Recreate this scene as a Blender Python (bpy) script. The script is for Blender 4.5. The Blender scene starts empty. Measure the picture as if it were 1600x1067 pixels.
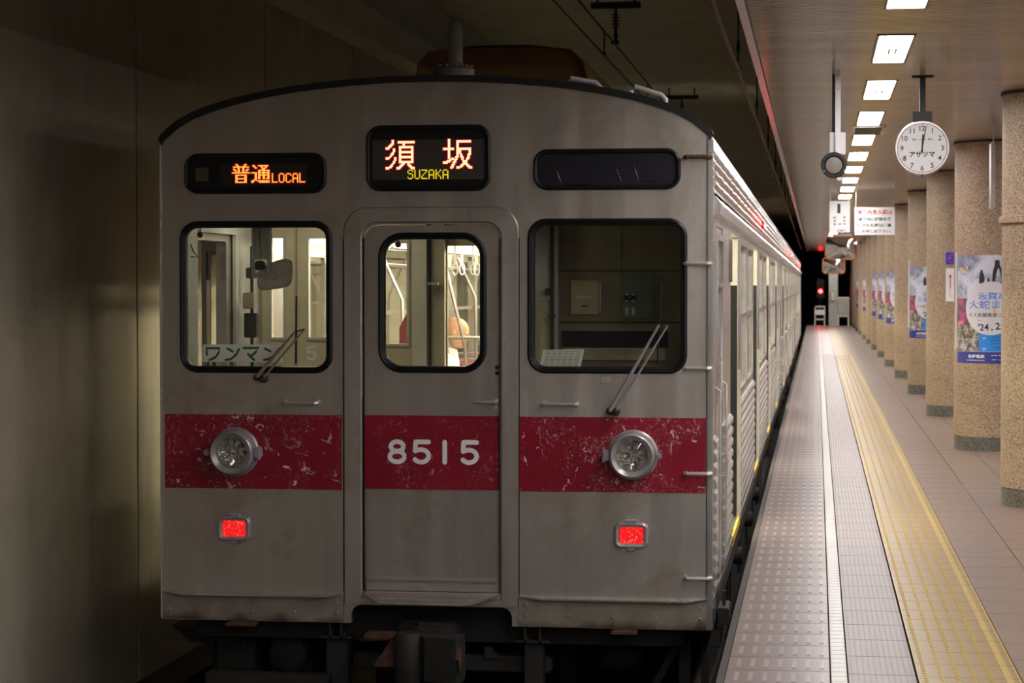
import bpy, bmesh, math, random
from math import sin, cos, pi, radians, sqrt
from mathutils import Vector, Matrix
from mathutils.geometry import tessellate_polygon

random.seed(7)
sc = bpy.context.scene
COL = sc.collection

# ------------------------------------------------------------------ camera
FPX, VPX, VPY, CAMZ = 3400.0, 1276.0, 446.0, 1.55
_N = sqrt(FPX ** 2 + (VPX - 800) ** 2 + (533.5 - VPY) ** 2)
PSI = math.asin((VPX - 800) / _N)
PIT = math.asin((533.5 - VPY) / (_N * cos(PSI)))
cam_d = bpy.data.cameras.new('camera')
cam = bpy.data.objects.new('camera', cam_d)
COL.objects.link(cam)
cam.location = (0, 0, CAMZ)
cam.rotation_euler = (pi / 2 - PIT, 0, PSI)
cam_d.sensor_width = 36.0
cam_d.lens = FPX / 1600 * 36
cam_d.clip_start = 0.05
cam_d.clip_end = 400
cam_d.dof.use_dof = True
cam_d.dof.focus_distance = 11.2
cam_d.dof.aperture_fstop = 7.0
sc.camera = cam

# ------------------------------------------------------------------ world, view
w = bpy.data.worlds.new('world')
sc.world = w
w.use_nodes = True
w.node_tree.nodes['Background'].inputs[0].default_value = (0.5, 0.45, 0.35, 1)
w.node_tree.nodes['Background'].inputs[1].default_value = 0.004
sc.view_settings.view_transform = 'Standard'
sc.view_settings.look = 'None'
sc.view_settings.exposure = 0.0
sc.view_settings.gamma = 1.0
sc.view_settings.use_curve_mapping = False
sc.cycles.max_bounces = 8
sc.cycles.diffuse_bounces = 4
sc.cycles.glossy_bounces = 4
sc.cycles.transparent_max_bounces = 12
sc.cycles.sample_clamp_indirect = 6
LIGHT_PLATFORM = 48.0
LIGHT_SALOON = 31.0


# ------------------------------------------------------------------ measuring helpers (the surveyed camera)
_Rv = Vector((cos(PSI), sin(PSI), 0))
_Cv = Vector((-sin(PSI) * cos(PIT), cos(PSI) * cos(PIT), -sin(PIT)))
_Uv = _Rv.cross(_Cv)


def at(px, py, Y):
    r = (px - 800) / FPX * _Rv + (533.5 - py) / FPX * _Uv + _Cv
    t = Y / r.y
    return r.x * t, CAMZ + r.z * t


D = 11.0            # plane of the train's front
XC, HW = -1.957, 1.435
XR, XL = XC + HW, XC - HW
RAIL = -1.1
CEIL = 2.91


def F(px, py):
    return at(px or 690, py or 640, D)


# ------------------------------------------------------------------ materials
def lin(c):
    c = c / 255.0
    return c / 12.92 if c <= 0.04045 else ((c + 0.055) / 1.055) ** 2.4


def rgb(r, g, b):
    return (lin(r), lin(g), lin(b), 1)


class NT:
    def __init__(s, name):
        s.m = bpy.data.materials.new(name)
        s.m.use_nodes = True
        s.t = s.m.node_tree
        s.b = s.t.nodes['Principled BSDF']
        s.tc = None

    def n(s, typ, **kw):
        o = s.t.nodes.new(typ)
        for k, v in kw.items():
            setattr(o, k, v)
        return o

    def l(s, a, b):
        s.t.links.new(a, b)

    def coord(s, scale=(1, 1, 1), gen='Object'):
        tc = s.n('ShaderNodeTexCoord')
        mp = s.n('ShaderNodeMapping')
        mp.inputs['Scale'].default_value = scale
        s.l(tc.outputs[gen], mp.inputs[0])
        return mp.outputs[0]

    def noise(s, vec, scale, detail=4, rough=.5, dist=0):
        o = s.n('ShaderNodeTexNoise')
        o.inputs['Scale'].default_value = scale
        o.inputs['Detail'].default_value = detail
        o.inputs['Roughness'].default_value = rough
        o.inputs['Distortion'].default_value = dist
        s.l(vec, o.inputs['Vector'])
        return o.outputs['Fac']

    def ramp(s, fac, stops, interp='LINEAR'):
        o = s.n('ShaderNodeValToRGB')
        o.color_ramp.interpolation = interp
        e = o.color_ramp.elements
        while len(e) < len(stops):
            e.new(0.5)
        for i, (p, c) in enumerate(stops):
            e[i].position = p
            e[i].color = c if isinstance(c, tuple) else (c, c, c, 1)
        s.l(fac, o.inputs[0])
        return o.outputs[0]

    def mix(s, fac, a, b, mode='MIX'):
        o = s.n('ShaderNodeMix', data_type='RGBA', blend_type=mode)
        for v, i in ((fac, 0), (a, 6), (b, 7)):
            if isinstance(v, (int, float)):
                o.inputs[i].default_value = v
            elif isinstance(v, tuple):
                o.inputs[i].default_value = v
            else:
                s.l(v, o.inputs[i])
        return o.outputs[2]

    def math(s, op, a, b=0.0):
        o = s.n('ShaderNodeMath', operation=op)
        for i, v in enumerate((a, b)):
            if isinstance(v, (int, float)):
                o.inputs[i].default_value = v
            else:
                s.l(v, o.inputs[i])
        return o.outputs[0]

    def bump(s, h, strength=.3, dist=.01):
        o = s.n('ShaderNodeBump')
        o.inputs['Strength'].default_value = strength
        o.inputs['Distance'].default_value = dist
        s.l(h, o.inputs['Height'])
        s.l(o.outputs[0], s.b.inputs['Normal'])

    def set(s, **kw):
        names = dict(col='Base Color', rough='Roughness', metal='Metallic', spec='Specular IOR Level',
                     emit='Emission Color', es='Emission Strength', alpha='Alpha', aniso='Anisotropic', coat='Coat Weight')
        for k, v in kw.items():
            i = s.b.inputs[names[k]]
            if isinstance(v, (int, float, tuple)):
                i.default_value = v
            else:
                s.l(v, i)
        return s


def plain(name, c, rough=.5, metal=0., var=.12, scale=6., spec=.5, bump=0.):
    n = NT(name)
    v = n.coord()
    f = n.noise(v, scale, 5, .6)
    base = rgb(*c)
    dk = tuple(x * (1 - var) for x in base[:3]) + (1,)
    lt = tuple(min(1, x * (1 + var)) for x in base[:3]) + (1,)
    n.set(col=n.ramp(f, [(.3, dk), (.7, lt)]), rough=rough, metal=metal, spec=spec)
    if bump:
        n.bump(n.noise(v, scale * 8, 3), bump, .003)
    return n.m


def emis(name, c, s):
    n = NT(name)
    n.set(col=(0.02, 0.02, 0.02, 1), emit=rgb(*c), es=s, rough=.6)
    return n.m


def steel(name, base, rough, streak=(9, 9, .7), wav=.12, dirt=.25, aniso=0., metal=.82):
    n = NT(name)
    v = n.coord()
    vs = n.coord(streak)
    f1 = n.noise(vs, 1.0, 6, .65)
    f2 = n.noise(v, 1.7, 6, .7, .5)
    c = n.ramp(f1, [(.25, tuple(x * .82 for x in base) + (1,)), (.75, tuple(x * 1.1 for x in base) + (1,))])
    c = n.mix(n.ramp(f2, [(.52, 0.), (.72, 1.)]), c, tuple(x * y for x, y in zip(base, (.72, .66, .58))) + (1,))
    n.set(col=c, metal=metal, rough=n.ramp(f2, [(.3, rough * .85), (.75, min(1, rough * 1.3))]), aniso=aniso)
    wv = n.noise(n.coord((3.2, 3.2, .45)), 1.0, 2, .4)
    dn = n.noise(v, 14., 2, .4)
    n.bump(n.math('ADD', n.math('MULTIPLY', wv, 1.0), n.math('MULTIPLY', dn, .035)), wav, .05)
    return n.m


M = {}
M['steel'] = steel('brushed_stainless', (.555, .510, .468), .37, wav=.34)
M['steel_door'] = steel('door_stainless', (.52, .48, .445), .37, wav=.26)
M['steel_bright'] = steel('bright_stainless', (.66, .64, .63), .24, wav=.08)
M['steel_side'] = steel('side_stainless', (.68, .65, .63), .22, streak=(2, 1.5, 12), wav=.05)
M['silver_paint'] = plain('silver_paint', (168, 164, 168), .35, .35)
M['handle'] = plain('worn_handle', (206, 202, 200), .3, .6)
M['rubber'] = plain('black_rubber', (19, 20, 24), .42, spec=.4)
M['black'] = plain('black_paint', (12, 12, 13), .5)
M['roofdark'] = plain('roof_edge', (30, 29, 30), .55)
M['roof'] = plain('roof_grey', (58, 56, 54), .8)
M['dark_iron'] = plain('dark_iron', (40, 38, 36), .7, .1, .35, 9)
M['frame_dark'] = plain('frame_dark', (22, 22, 21), .8)
M['cream'] = plain('cream_panel', (208, 204, 188), .45)
M['cream2'] = plain('cab_beige', (186, 176, 150), .5)
M['olive'] = plain('cab_olive', (150, 142, 122), .55)  # cream cab paint with its shade put into the colour; tone reused elsewhere
M['olive_dk'] = plain('cab_olive_dark', (84, 76, 60), .55)
M['pale'] = plain('pale_grey_panel', (170, 172, 168), .5)
M['green_pnl'] = plain('green_panel', (96, 118, 102), .45)
M['maroon'] = plain('maroon_cloth', (92, 28, 34), .8)
M['seat'] = plain('seat_cloth', (120, 40, 50), .9)
M['white'] = plain('white_enamel', (226, 224, 226), .35, var=.03)
M['white_board'] = plain('white_board', (252, 251, 248), .5, var=.01)
M['paper'] = plain('paper', (205, 206, 196), .7, var=.05)
M['yellow_paint'] = plain('yellow_paint', (214, 176, 52), .5)
M['amber'] = plain('air_con_ochre', (172, 130, 84), .6, 0, .15, 3)
M['rust'] = plain('rust', (84, 54, 38), .8, 0, .4, 20)
M['aluminium'] = plain('aluminium', (178, 170, 168), .35, .8)
M['conduit'] = plain('dusty_conduit', (128, 112, 98), .9, 0, .45, 60, bump=.6)
M['navy'] = plain('navy_black', (24, 23, 38), .35)
M['grey_plastic'] = plain('grey_plastic', (128, 120, 112), .5)
M['skin'] = plain('skin', (204, 158, 128), .5, var=.06)
M['shirt'] = plain('shirt', (224, 226, 230), .8, var=.03)
M['dark_trousers'] = plain('trousers', (46, 48, 58), .9)
M['num_grey'] = plain('numeral_grey', (252, 248, 254), .5, var=.04)
M['sign_green'] = plain('sign_green', (22, 104, 66), .5, var=.04)
M['ink'] = plain('ink_black', (34, 32, 40), .6, var=.03)
M['ink_red'] = plain('ink_red', (190, 42, 60), .6, var=.03)
M['poster_blue'] = plain('poster_blue_ink', (42, 112, 214), .45, var=.03)
M['poster_sky'] = plain('poster_sky_panel', (28, 128, 222), .45, var=.04)
M['poster_navy'] = plain('poster_navy_band', (34, 44, 132), .45, var=.03)
M['poster_circle'] = plain('poster_pale_disc', (206, 202, 212), .45, var=.04)
M['sign_blue'] = plain('sign_blue', (34, 50, 190), .4, var=.03)
M['ink_green'] = plain('ink_green', (40, 120, 60), .6)
M['flag_yellow'] = plain('flag_yellow', (236, 176, 40), .6)
M['orange_rim'] = plain('orange_rim', (170, 84, 36), .5)
M['ochre_box'] = plain('ochre_box', (168, 150, 84), .6)

# mirror and lamp reflectors
n = NT('chrome'); n.set(col=(.8, .8, .82, 1), metal=1.0, rough=.06); M['chrome'] = n.m
n = NT('reflector'); n.set(col=(.85, .83, .80, 1), metal=.9, rough=.22)
n.bump(n.noise(n.coord(), 38., 2), .9, .01); M['reflector'] = n.m


def glass_mat(name, tint, refl, rough=.02):
    m = bpy.data.materials.new(name)
    m.use_nodes = True
    t = m.node_tree
    t.nodes.clear()
    out = t.nodes.new('ShaderNodeOutputMaterial')
    tr = t.nodes.new('ShaderNodeBsdfTransparent'); tr.inputs[0].default_value = tint
    gl = t.nodes.new('ShaderNodeBsdfGlossy'); gl.inputs['Roughness'].default_value = rough
    gl.inputs['Color'].default_value = (.9, .9, .9, 1)
    lw = t.nodes.new('ShaderNodeLayerWeight'); lw.inputs['Blend'].default_value = refl
    mx = t.nodes.new('ShaderNodeMixShader')
    lw.inputs['Blend'].default_value = .5
    pw = t.nodes.new('ShaderNodeMath'); pw.operation = 'POWER'; pw.inputs[1].default_value = 4.0
    ma = t.nodes.new('ShaderNodeMath'); ma.operation = 'MULTIPLY_ADD'; ma.inputs[1].default_value = .85; ma.inputs[2].default_value = refl
    t.links.new(lw.outputs['Facing'], pw.inputs[0]); t.links.new(pw.outputs[0], ma.inputs[0])
    t.links.new(ma.outputs[0], mx.inputs[0])
    t.links.new(tr.outputs[0], mx.inputs[1])
    t.links.new(gl.outputs[0], mx.inputs[2])
    t.links.new(mx.outputs[0], out.inputs[0])
    return m


M['glass'] = glass_mat('window_glass', (.97, .98, .96, 1), .04)
M['glass_side'] = glass_mat('side_glass', (.94, .94, .9, 1), .05)
M['glass_lamp'] = glass_mat('lamp_glass', (.92, .92, .9, 1), .05)

# red painted band with chipped, scratched patches
def red_band(name, amount, seed):
    n = NT(name)
    v = n.coord()
    mp = v.node; mp.inputs['Location'].default_value = (seed, seed * 2, seed * .5)
    base = n.ramp(n.noise(v, 3, 4), [(.3, rgb(130, 4, 34)), (.7, rgb(154, 6, 46))])
    patch = n.ramp(n.noise(v, 4.2, 4, .6, .6), [(.53 - .08 * amount, 0.), (.66, 1.)])
    fine = n.ramp(n.noise(v, 55., 6, .72, 1.2), [(.56, 0.), (.60, 1.)])
    sv = n.coord((60, 60, 9)); sv.node.inputs['Location'].default_value = (seed, 3, 1)
    sv.node.inputs['Rotation'].default_value = (0, .5, 0)
    scr = n.ramp(n.noise(sv, 1.0, 3, .6, .8), [(.66, 0.), (.69, 1.)])
    big = n.ramp(n.noise(v, 15., 5, .7, 1.6), [(.61, 0.), (.63, 1.)])
    hz = n.coord((4, 4, 70)); hz.node.inputs['Rotation'].default_value = (0, .25, 0)
    scr2 = n.ramp(n.noise(hz, 1.0, 3, .6, .5), [(.70, 0.), (.72, .8)])
    chips = n.math('MAXIMUM', n.math('MULTIPLY', n.math('MAXIMUM', n.math('MULTIPLY', fine, .8), n.math('MAXIMUM', scr, scr2)), patch), n.math('MULTIPLY', big, n.ramp(n.noise(v, 5., 2), [(.45, 0.), (.5, 1.)])))
    vo = n.n('ShaderNodeTexVoronoi'); vo.inputs['Scale'].default_value = 26.; n.l(v, vo.inputs['Vector'])
    dots = n.ramp(vo.outputs['Distance'], [(.06, 1.), (.09, 0.)])
    dm = n.ramp(n.noise(v, 9, 2), [(.52, 0.), (.56, 1.)])
    dots = n.math('MULTIPLY', n.math('MULTIPLY', dots, dm), .7)
    al = n.math('MULTIPLY', n.math('MAXIMUM', chips, dots), amount)
    al = n.math('MINIMUM', al, .92)
    n.set(col=n.mix(al, base, rgb(226, 200, 200)), rough=.36, spec=.5)
    return n.m


M['red_a'] = red_band('red_band_scratched', 1.0, 0.0)
M['red_b'] = red_band('red_band_plain', .35, 4.0)
M['red_c'] = red_band('red_band_chipped', 1.15, 9.0)

# skirt: grey steel with rust rising from the bottom
n = NT('rusty_skirt')
v = n.coord()
sx = n.n('ShaderNodeSeparateXYZ'); n.l(n.n('ShaderNodeTexCoord').outputs['Object'], sx.inputs[0])
h = n.math('ADD', sx.outputs['Z'], n.math('MULTIPLY', n.noise(n.coord((6, 1, 1)), 1., 4), -.14))
rust = n.ramp(n.math('MULTIPLY', n.math('ADD', h, .30), 4.0), [(.08, 1.), (.30, 0.)])
n.set(col=n.mix(rust, n.ramp(n.noise(v, 7, 5), [(.3, rgb(134, 124, 112)), (.7, rgb(162, 152, 140))]), rgb(62, 40, 32)),
      metal=.35, rough=.5)
M['skirt'] = n.m

# LED
M['led_orange'] = emis('led_orange', (255, 196, 84), 1.15)
M['led_white'] = emis('led_pale', (255, 228, 178), 1.35)
M['led_red'] = emis('led_red_halo', (190, 0, 4), .9)  # red squares behind the dots, painted in as their glow
M['led_yellow'] = emis('led_yellow', (244, 222, 20), 1.0)
M['tail_red'] = None
n = NT('tail_lens')
v = n.coord()
wv = n.n('ShaderNodeTexChecker'); wv.inputs['Scale'].default_value = 130.
n.l(v, wv.inputs['Vector'])
f = n.noise(v, 110., 3)
n.set(col=rgb(120, 5, 8), emit=n.mix(n.ramp(f, [(.56, 0.), (.70, .9)]), n.mix(wv.outputs['Fac'], rgb(196, 8, 12), rgb(250, 34, 34)), rgb(255, 120, 100)), es=1.15, rough=.3)
M['tail_red'] = n.m
n = NT('led_grid')
v = n.coord()
ck = n.n('ShaderNodeTexChecker'); ck.inputs['Scale'].default_value = 320.; n.l(v, ck.inputs['Vector'])
n.set(col=n.mix(ck.outputs['Fac'], rgb(88, 78, 72), rgb(52, 44, 44)), rough=.5)
M['led_grid'] = n.m

M['lamp_tube'] = emis('platform_diffuser', (255, 250, 246), LIGHT_PLATFORM)
M['saloon_tube'] = emis('saloon_tube', (255, 247, 214), LIGHT_SALOON * 3)
M['cab_glow'] = emis('cab_lamp_diffuser', (255, 244, 214), 26.)
M['lamp_tab'] = plain('lamp_holder_enamel', (214, 210, 206), .5)
M['mirror_back'] = plain('mirror_back', (186, 180, 172), .5)
M['signal_red'] = emis('signal_red', (255, 14, 14), 170.)
M['side_red'] = emis('side_lamp_red', (255, 14, 14), 260.)

# concrete of the tunnel
def concrete(name, a, b, seed=0, streaks=True, rough=.85):
    n = NT(name)
    v = n.coord(); v.node.inputs['Location'].default_value = (seed, seed, seed)
    f = n.noise(v, 1.1, 8, .65, .3)
    c = n.ramp(f, [(.3, rgb(*a)), (.7, rgb(*b))])
    if streaks:
        s = n.noise(n.coord((2.2, 2.2, .28)), 1., 6, .7, .4)
        c = n.mix(n.ramp(s, [(.52, 0.), (.76, .35)]), c, tuple(x * .42 for x in rgb(*a)[:3]) + (1,))
    n.set(col=c, rough=rough, spec=.3)
    n.bump(n.noise(v, 22, 5), .25, .01)
    return n.m


M['wall'] = concrete('tunnel_concrete', (164, 155, 140), (190, 181, 164))
M['vault'] = concrete('ceiling_concrete', (176, 176, 156), (200, 200, 180), 5, False)
M['trackbed'] = concrete('trackbed', (52, 48, 44), (76, 70, 64), 2, False)
M['plat_edge'] = concrete('platform_side', (44, 40, 38), (62, 56, 52), 8, True)
M['grout'] = plain('grout', (60, 54, 52), .8)


def tile(name, c, rough, var=.06, bump=.15, bs=60, spec=.5):
    n = NT(name)
    oi = n.n('ShaderNodeObjectInfo')
    v = n.coord()
    f = n.noise(v, 18, 5, .6)
    base = rgb(*c)
    cc = n.ramp(f, [(.3, tuple(x * (1 - var) for x in base[:3]) + (1,)), (.7, tuple(x * (1 + var) for x in base[:3]) + (1,))])
    cc = n.mix(n.math('MULTIPLY', oi.outputs['Random'], .16), cc, tuple(x * .62 for x in base[:3]) + (1,))
    gw = n.noise(n.coord((1.3, .35, 1)), 1., 5, .6)
    n.set(col=cc, rough=rough, spec=spec)
    n.bump(n.noise(v, bs, 2), bump, .002)
    return n.m


M['t_edge'] = tile('edge_tile', (102, 89, 85), .34, spec=.32)
M['t_bar'] = tile('tactile_metal', (142, 137, 140), .34, .04, .05)
M['t_white'] = tile('white_mosaic', (140, 140, 132), .36)
M['t_pink'] = tile('pinkish_tile', (106, 91, 94), .38, .04, .5, 220, .32)
M['t_yellow'] = tile('yellow_tile', (128, 101, 40), .40)
M['t_yellow2'] = tile('yellow_rib', (168, 138, 46), .42)
M['t_floor'] = tile('floor_tile', (118, 100, 92), .32)

# speckled pillar finish
def speckle(name, stops, dark, sc1=95., sc2=150., rough=.5):
    n = NT(name)
    v = n.coord()
    vo = n.n('ShaderNodeTexVoronoi'); vo.inputs['Scale'].default_value = sc1; n.l(v, vo.inputs['Vector'])
    sx = n.n('ShaderNodeSeparateColor'); n.l(vo.outputs['Color'], sx.inputs[0])
    c = n.ramp(sx.outputs[0], stops)
    vd = n.n('ShaderNodeTexVoronoi'); vd.inputs['Scale'].default_value = sc2 * .5; n.l(v, vd.inputs['Vector'])
    s2 = n.n('ShaderNodeSeparateColor'); n.l(vd.outputs['Color'], s2.inputs[0])
    c = n.mix(n.ramp(s2.outputs[1], [(.80, 0.), (.84, 1.)]), c, dark)
    n.set(col=c, rough=rough, spec=.4)
    n.bump(vo.outputs['Distance'], .25, .004)
    return n.m


M['pillar'] = speckle('speckled_stone', [(.0, rgb(128, 107, 90)), (.5, rgb(158, 136, 114)), (1., rgb(182, 162, 140))], rgb(112, 90, 74), 170., 260.)
M['pillar_base'] = speckle('grey_stone', [(.0, rgb(70, 68, 66)), (.5, rgb(98, 94, 90)), (1., rgb(124, 120, 116))], rgb(48, 46, 46), 190., 260.)

# platform ceiling: ribbed metal strips; light smears along Y off the rounded ribs
n = NT('ceiling_strip')
v = n.coord((.4, 3, 3))
tg = n.n('ShaderNodeCombineXYZ'); tg.inputs[1].default_value = 1.0
n.set(col=n.ramp(n.noise(v, 1., 5), [(.3, rgb(176, 165, 150)), (.7, rgb(202, 190, 174))]), rough=.21, metal=.6, aniso=.95)
n.l(tg.outputs[0], n.b.inputs['Tangent'])
M['strip'] = n.m


def photo_mat(name, stops, scale, seed, det=6):
    n = NT(name)
    v = n.coord(); v.node.inputs['Location'].default_value = (seed, seed, seed)
    f = n.noise(v, scale, det, .6, .6)
    n.set(col=n.ramp(f, stops), rough=.4)
    return n.m


M['ph_sky'] = photo_mat('poster_smoke', [(.34, rgb(52, 56, 76)), (.46, rgb(130, 138, 168)), (.56, rgb(200, 202, 216)), (.8, rgb(216, 216, 228))], 3.4, 3)
M['ph_tree'] = photo_mat('poster_trees', [(.3, rgb(24, 28, 26)), (.7, rgb(70, 74, 66))], 14, 1)
M['ph_a'] = photo_mat('poster_fireworks', [(.3, rgb(60, 34, 48)), (.5, rgb(104, 70, 82)), (.62, rgb(190, 70, 140)), (.8, rgb(214, 190, 170))], 7, 12)
M['ph_b'] = photo_mat('poster_crowd', [(.32, rgb(40, 40, 36)), (.48, rgb(104, 98, 88)), (.6, rgb(170, 166, 160)), (.75, rgb(206, 160, 40))], 24, 21)
M['ph_c'] = photo_mat('poster_parade', [(.32, rgb(52, 42, 44)), (.5, rgb(120, 104, 108)), (.62, rgb(186, 186, 190)), (.75, rgb(90, 140, 50))], 20, 33)


# ------------------------------------------------------------------ mesh helpers
class MB:
    def __init__(s):
        s.v = []
        s.f = []

    def add(s, vs, fs):
        o = len(s.v)
        s.v += [tuple(p) for p in vs]
        s.f += [tuple(i + o for i in f) for f in fs]
        return s

    def box(s, x0, x1, y0, y1, z0, z1):
        if x0 > x1: x0, x1 = x1, x0
        if y0 > y1: y0, y1 = y1, y0
        if z0 > z1: z0, z1 = z1, z0
        v = [(x, y, z) for z in (z0, z1) for y in (y0, y1) for x in (x0, x1)]
        return s.add(v, [(0, 2, 3, 1), (4, 5, 7, 6), (0, 1, 5, 4), (2, 6, 7, 3), (0, 4, 6, 2), (1, 3, 7, 5)])

    def bbox(s, x0, x1, y0, y1, z0, z1, b=.01):
        """box with chamfered edges"""
        bm = bmesh.new()
        r = bmesh.ops.create_cube(bm, size=1)
        for q in bm.verts:
            q.co = Vector(((x0 + x1) / 2 + q.co.x * abs(x1 - x0), (y0 + y1) / 2 + q.co.y * abs(y1 - y0), (z0 + z1) / 2 + q.co.z * abs(z1 - z0)))
        bmesh.ops.bevel(bm, geom=list(bm.edges), offset=b, segments=2, affect='EDGES')
        bm.verts.index_update()
        s.add([q.co[:] for q in bm.verts], [tuple(q.index for q in f.verts) for f in bm.faces])
        bm.free()
        return s

    def loft(s, loops, cap0=False, cap1=False, closed=True):
        o = []
        k = len(loops[0])
        vs = [p for l in loops for p in l]
        fs = []
        for i in range(len(loops) - 1):
            for j in range(k if closed else k - 1):
                a, b = i * k + j, i * k + (j + 1) % k
                fs.append((a, b, b + k, a + k))
        if cap0: fs.append(tuple(range(k))[::-1])
        if cap1: fs.append(tuple(range((len(loops) - 1) * k, len(loops) * k)))
        return s.add(vs, fs)

    def tube(s, pts, r, n=8, caps=True):
        pts = [Vector(p) for p in pts]
        rs = r if isinstance(r, (list, tuple)) else [r] * len(pts)
        loops = []
        up = None
        for i, p in enumerate(pts):
            d = (pts[min(i + 1, len(pts) - 1)] - pts[max(i - 1, 0)]).normalized()
            if up is None or abs(up.dot(d)) > .98:
                up = Vector((0, 0, 1)) if abs(d.z) < .9 else Vector((1, 0, 0))
            a = d.cross(up).normalized()
            b = a.cross(d).normalized()
            up = b
            loops.append([p + rs[i] * (cos(2 * pi * k / n) * a + sin(2 * pi * k / n) * b) for k in range(n)])
        return s.loft(loops, caps, caps)

    def lathe(s, c, axis, prof, n=24, cap0=False, cap1=False):
        """prof: (radius, distance along axis)"""
        c = Vector(c); ax = Vector(axis).normalized()
        up = Vector((0, 0, 1)) if abs(ax.z) < .9 else Vector((1, 0, 0))
        a = ax.cross(up).normalized(); b = a.cross(ax).normalized()
        loops = [[c + ax * d + r * (cos(2 * pi * k / n) * a + sin(2 * pi * k / n) * b) for k in range(n)] for r, d in prof]
        return s.loft(loops, cap0, cap1)

    def sphere(s, c, r, n=12, m=8, sc=(1, 1, 1)):
        loops = []
        for i in range(m + 1):
            t = pi * (i + .0001) / (m + .0002)
            loops.append([(c[0] + sc[0] * r * sin(t) * cos(2 * pi * k / n), c[1] + sc[1] * r * sin(t) * sin(2 * pi * k / n), c[2] + sc[2] * r * cos(t)) for k in range(n)])
        return s.loft(loops, True, True)

    def plate(s, outer, holes, d0, d1, plane='xz'):
        """2D polygon with holes, thick between d0 and d1. xz: extruded along Y; yz: along X; xy: along Z"""
        def m3(p, d):
            return {'xz': (p[0], d, p[1]), 'yz': (d, p[0], p[1]), 'xy': (p[0], p[1], d)}[plane]
        loops = [outer] + list(holes)
        flat = [p for l in loops for p in l]
        tris = tessellate_polygon([[Vector((p[0], p[1], 0)) for p in l] for l in loops])
        k = len(flat)
        vs = [m3(p, d0) for p in flat] + [m3(p, d1) for p in flat]
        fs = [tuple(t) for t in tris] + [tuple(i + k for i in t)[::-1] for t in tris]
        o = 0
        for l in loops:
            q = len(l)
            for i in range(q):
                a, b = o + i, o + (i + 1) % q
                fs.append((a, b, b + k, a + k))
            o += q
        return s.add(vs, fs)

    def gridplate(s, outer, holes, y0, y1):
        """upright board with rectangular openings, built from blocks"""
        def b4(l): return min(p[0] for p in l), max(p[0] for p in l), min(p[1] for p in l), max(p[1] for p in l)
        O = b4(outer); H = [b4(h) for h in holes]
        xs_ = sorted(set([O[0], O[1]] + [v for h in H for v in h[:2]]))
        for a, b in zip(xs_[:-1], xs_[1:]):
            xm = (a + b) / 2
            hs = sorted([(h[2], h[3]) for h in H if h[0] < xm < h[1]])
            z = O[2]
            for c, d in hs + [(O[3], O[3])]:
                if c > z: s.box(a, b, y0, y1, z, c)
                z = max(z, d)
        return s

    def mesh(s, name, smooth=35, recalc=True):
        me = bpy.data.meshes.new(name)
        me.from_pydata(s.v, [], s.f)
        if recalc:
            bm = bmesh.new(); bm.from_mesh(me)
            bmesh.ops.remove_doubles(bm, verts=bm.verts, dist=1e-5)
            bmesh.ops.recalc_face_normals(bm, faces=bm.faces)
            bm.to_mesh(me); bm.free()
        if smooth:
            me.shade_smooth()
            me.set_sharp_from_angle(angle=radians(smooth))
        return me


def rect(x0, x1, z0, z1):
    if z0 > z1: z0, z1 = z1, z0
    return [(x0, z0), (x1, z0), (x1, z1), (x0, z1)]


def rr(x0, x1, z0, z1, r, rb=None, n=7):
    """rounded rectangle, top corners r, bottom corners rb"""
    if z0 > z1: z0, z1 = z1, z0
    rb = r if rb is None else rb
    out = []
    for cx, cz, q, a0 in ((x1 - rb, z0 + rb, rb, -90), (x1 - r, z1 - r, r, 0), (x0 + r, z1 - r, r, 90), (x0 + rb, z0 + rb, rb, 180)):
        for i in range(n):
            a = radians(a0 + 90 * i / (n - 1))
            out.append((cx + q * cos(a), cz + q * sin(a)))
    return out


def rrF(px0, py0, px1, py1, r, ins=0., rb=None, n=7, fn=F):
    """rounded rectangle measured on the train's front"""
    ym, xm = (py0 + py1) / 2, (px0 + px1) / 2
    x0 = fn(px0, ym)[0] + ins; x1 = fn(px1, ym)[0] - ins
    z1 = fn(xm, py0)[1] - ins; z0 = fn(xm, py1)[1] + ins
    return rr(x0, x1, z0, z1, max(.002, r - ins), None if rb is None else max(.002, rb - ins), n)


def y3(loop, y):
    return [(p[0], y, p[1]) for p in loop]


def link(name, data, mat=None, parent=None, loc=None):
    o = bpy.data.objects.new(name, data)
    COL.objects.link(o)
    if mat is not None and data is not None and not data.materials:
        data.materials.append(mat)
    if parent is not None:
        o.parent = parent
    if loc is not None:
        o.location = loc
    return o


def wloc(o):
    p = Vector((0, 0, 0))
    while o is not None:
        p += o.location
        o = o.parent
    return p


def part(name, mb, mat, parent, label=None, smooth=35, kind=None):
    """mesh given in world coordinates, parented to a thing whose empty may stand anywhere (unrotated)"""
    me = mb.mesh(name, smooth)
    o = link(name, me, mat, parent)
    if parent is not None:
        o.location = -wloc(parent)
    if label: o['label'] = label
    if kind: o['kind'] = kind
    return o


def local(name, mb, mat, parent, label=None, smooth=35, loc=None):
    o = link(name, mb.mesh(name, smooth), mat, parent, loc)
    if label: o['label'] = label
    return o


def thing(name, label, cat, loc=(0, 0, 0), group=None, rz=0):
    o = link(name, None, None, None, loc)
    o.empty_display_size = .1
    o.rotation_euler.z = rz
    tag(o, label, cat, group)
    return o


def tag(o, label, cat=None, group=None, kind=None):
    o['label'] = label
    if cat: o['category'] = cat
    if group: o['group'] = group
    if kind: o['kind'] = kind
    return o


def struct(name, mb, mat, label, smooth=35):
    o = link(name, mb.mesh(name, smooth), mat)
    o['kind'] = 'structure'; o['label'] = label
    return o


def kids(o):
    return [c for c in COL.objects if c.parent == o]


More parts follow.
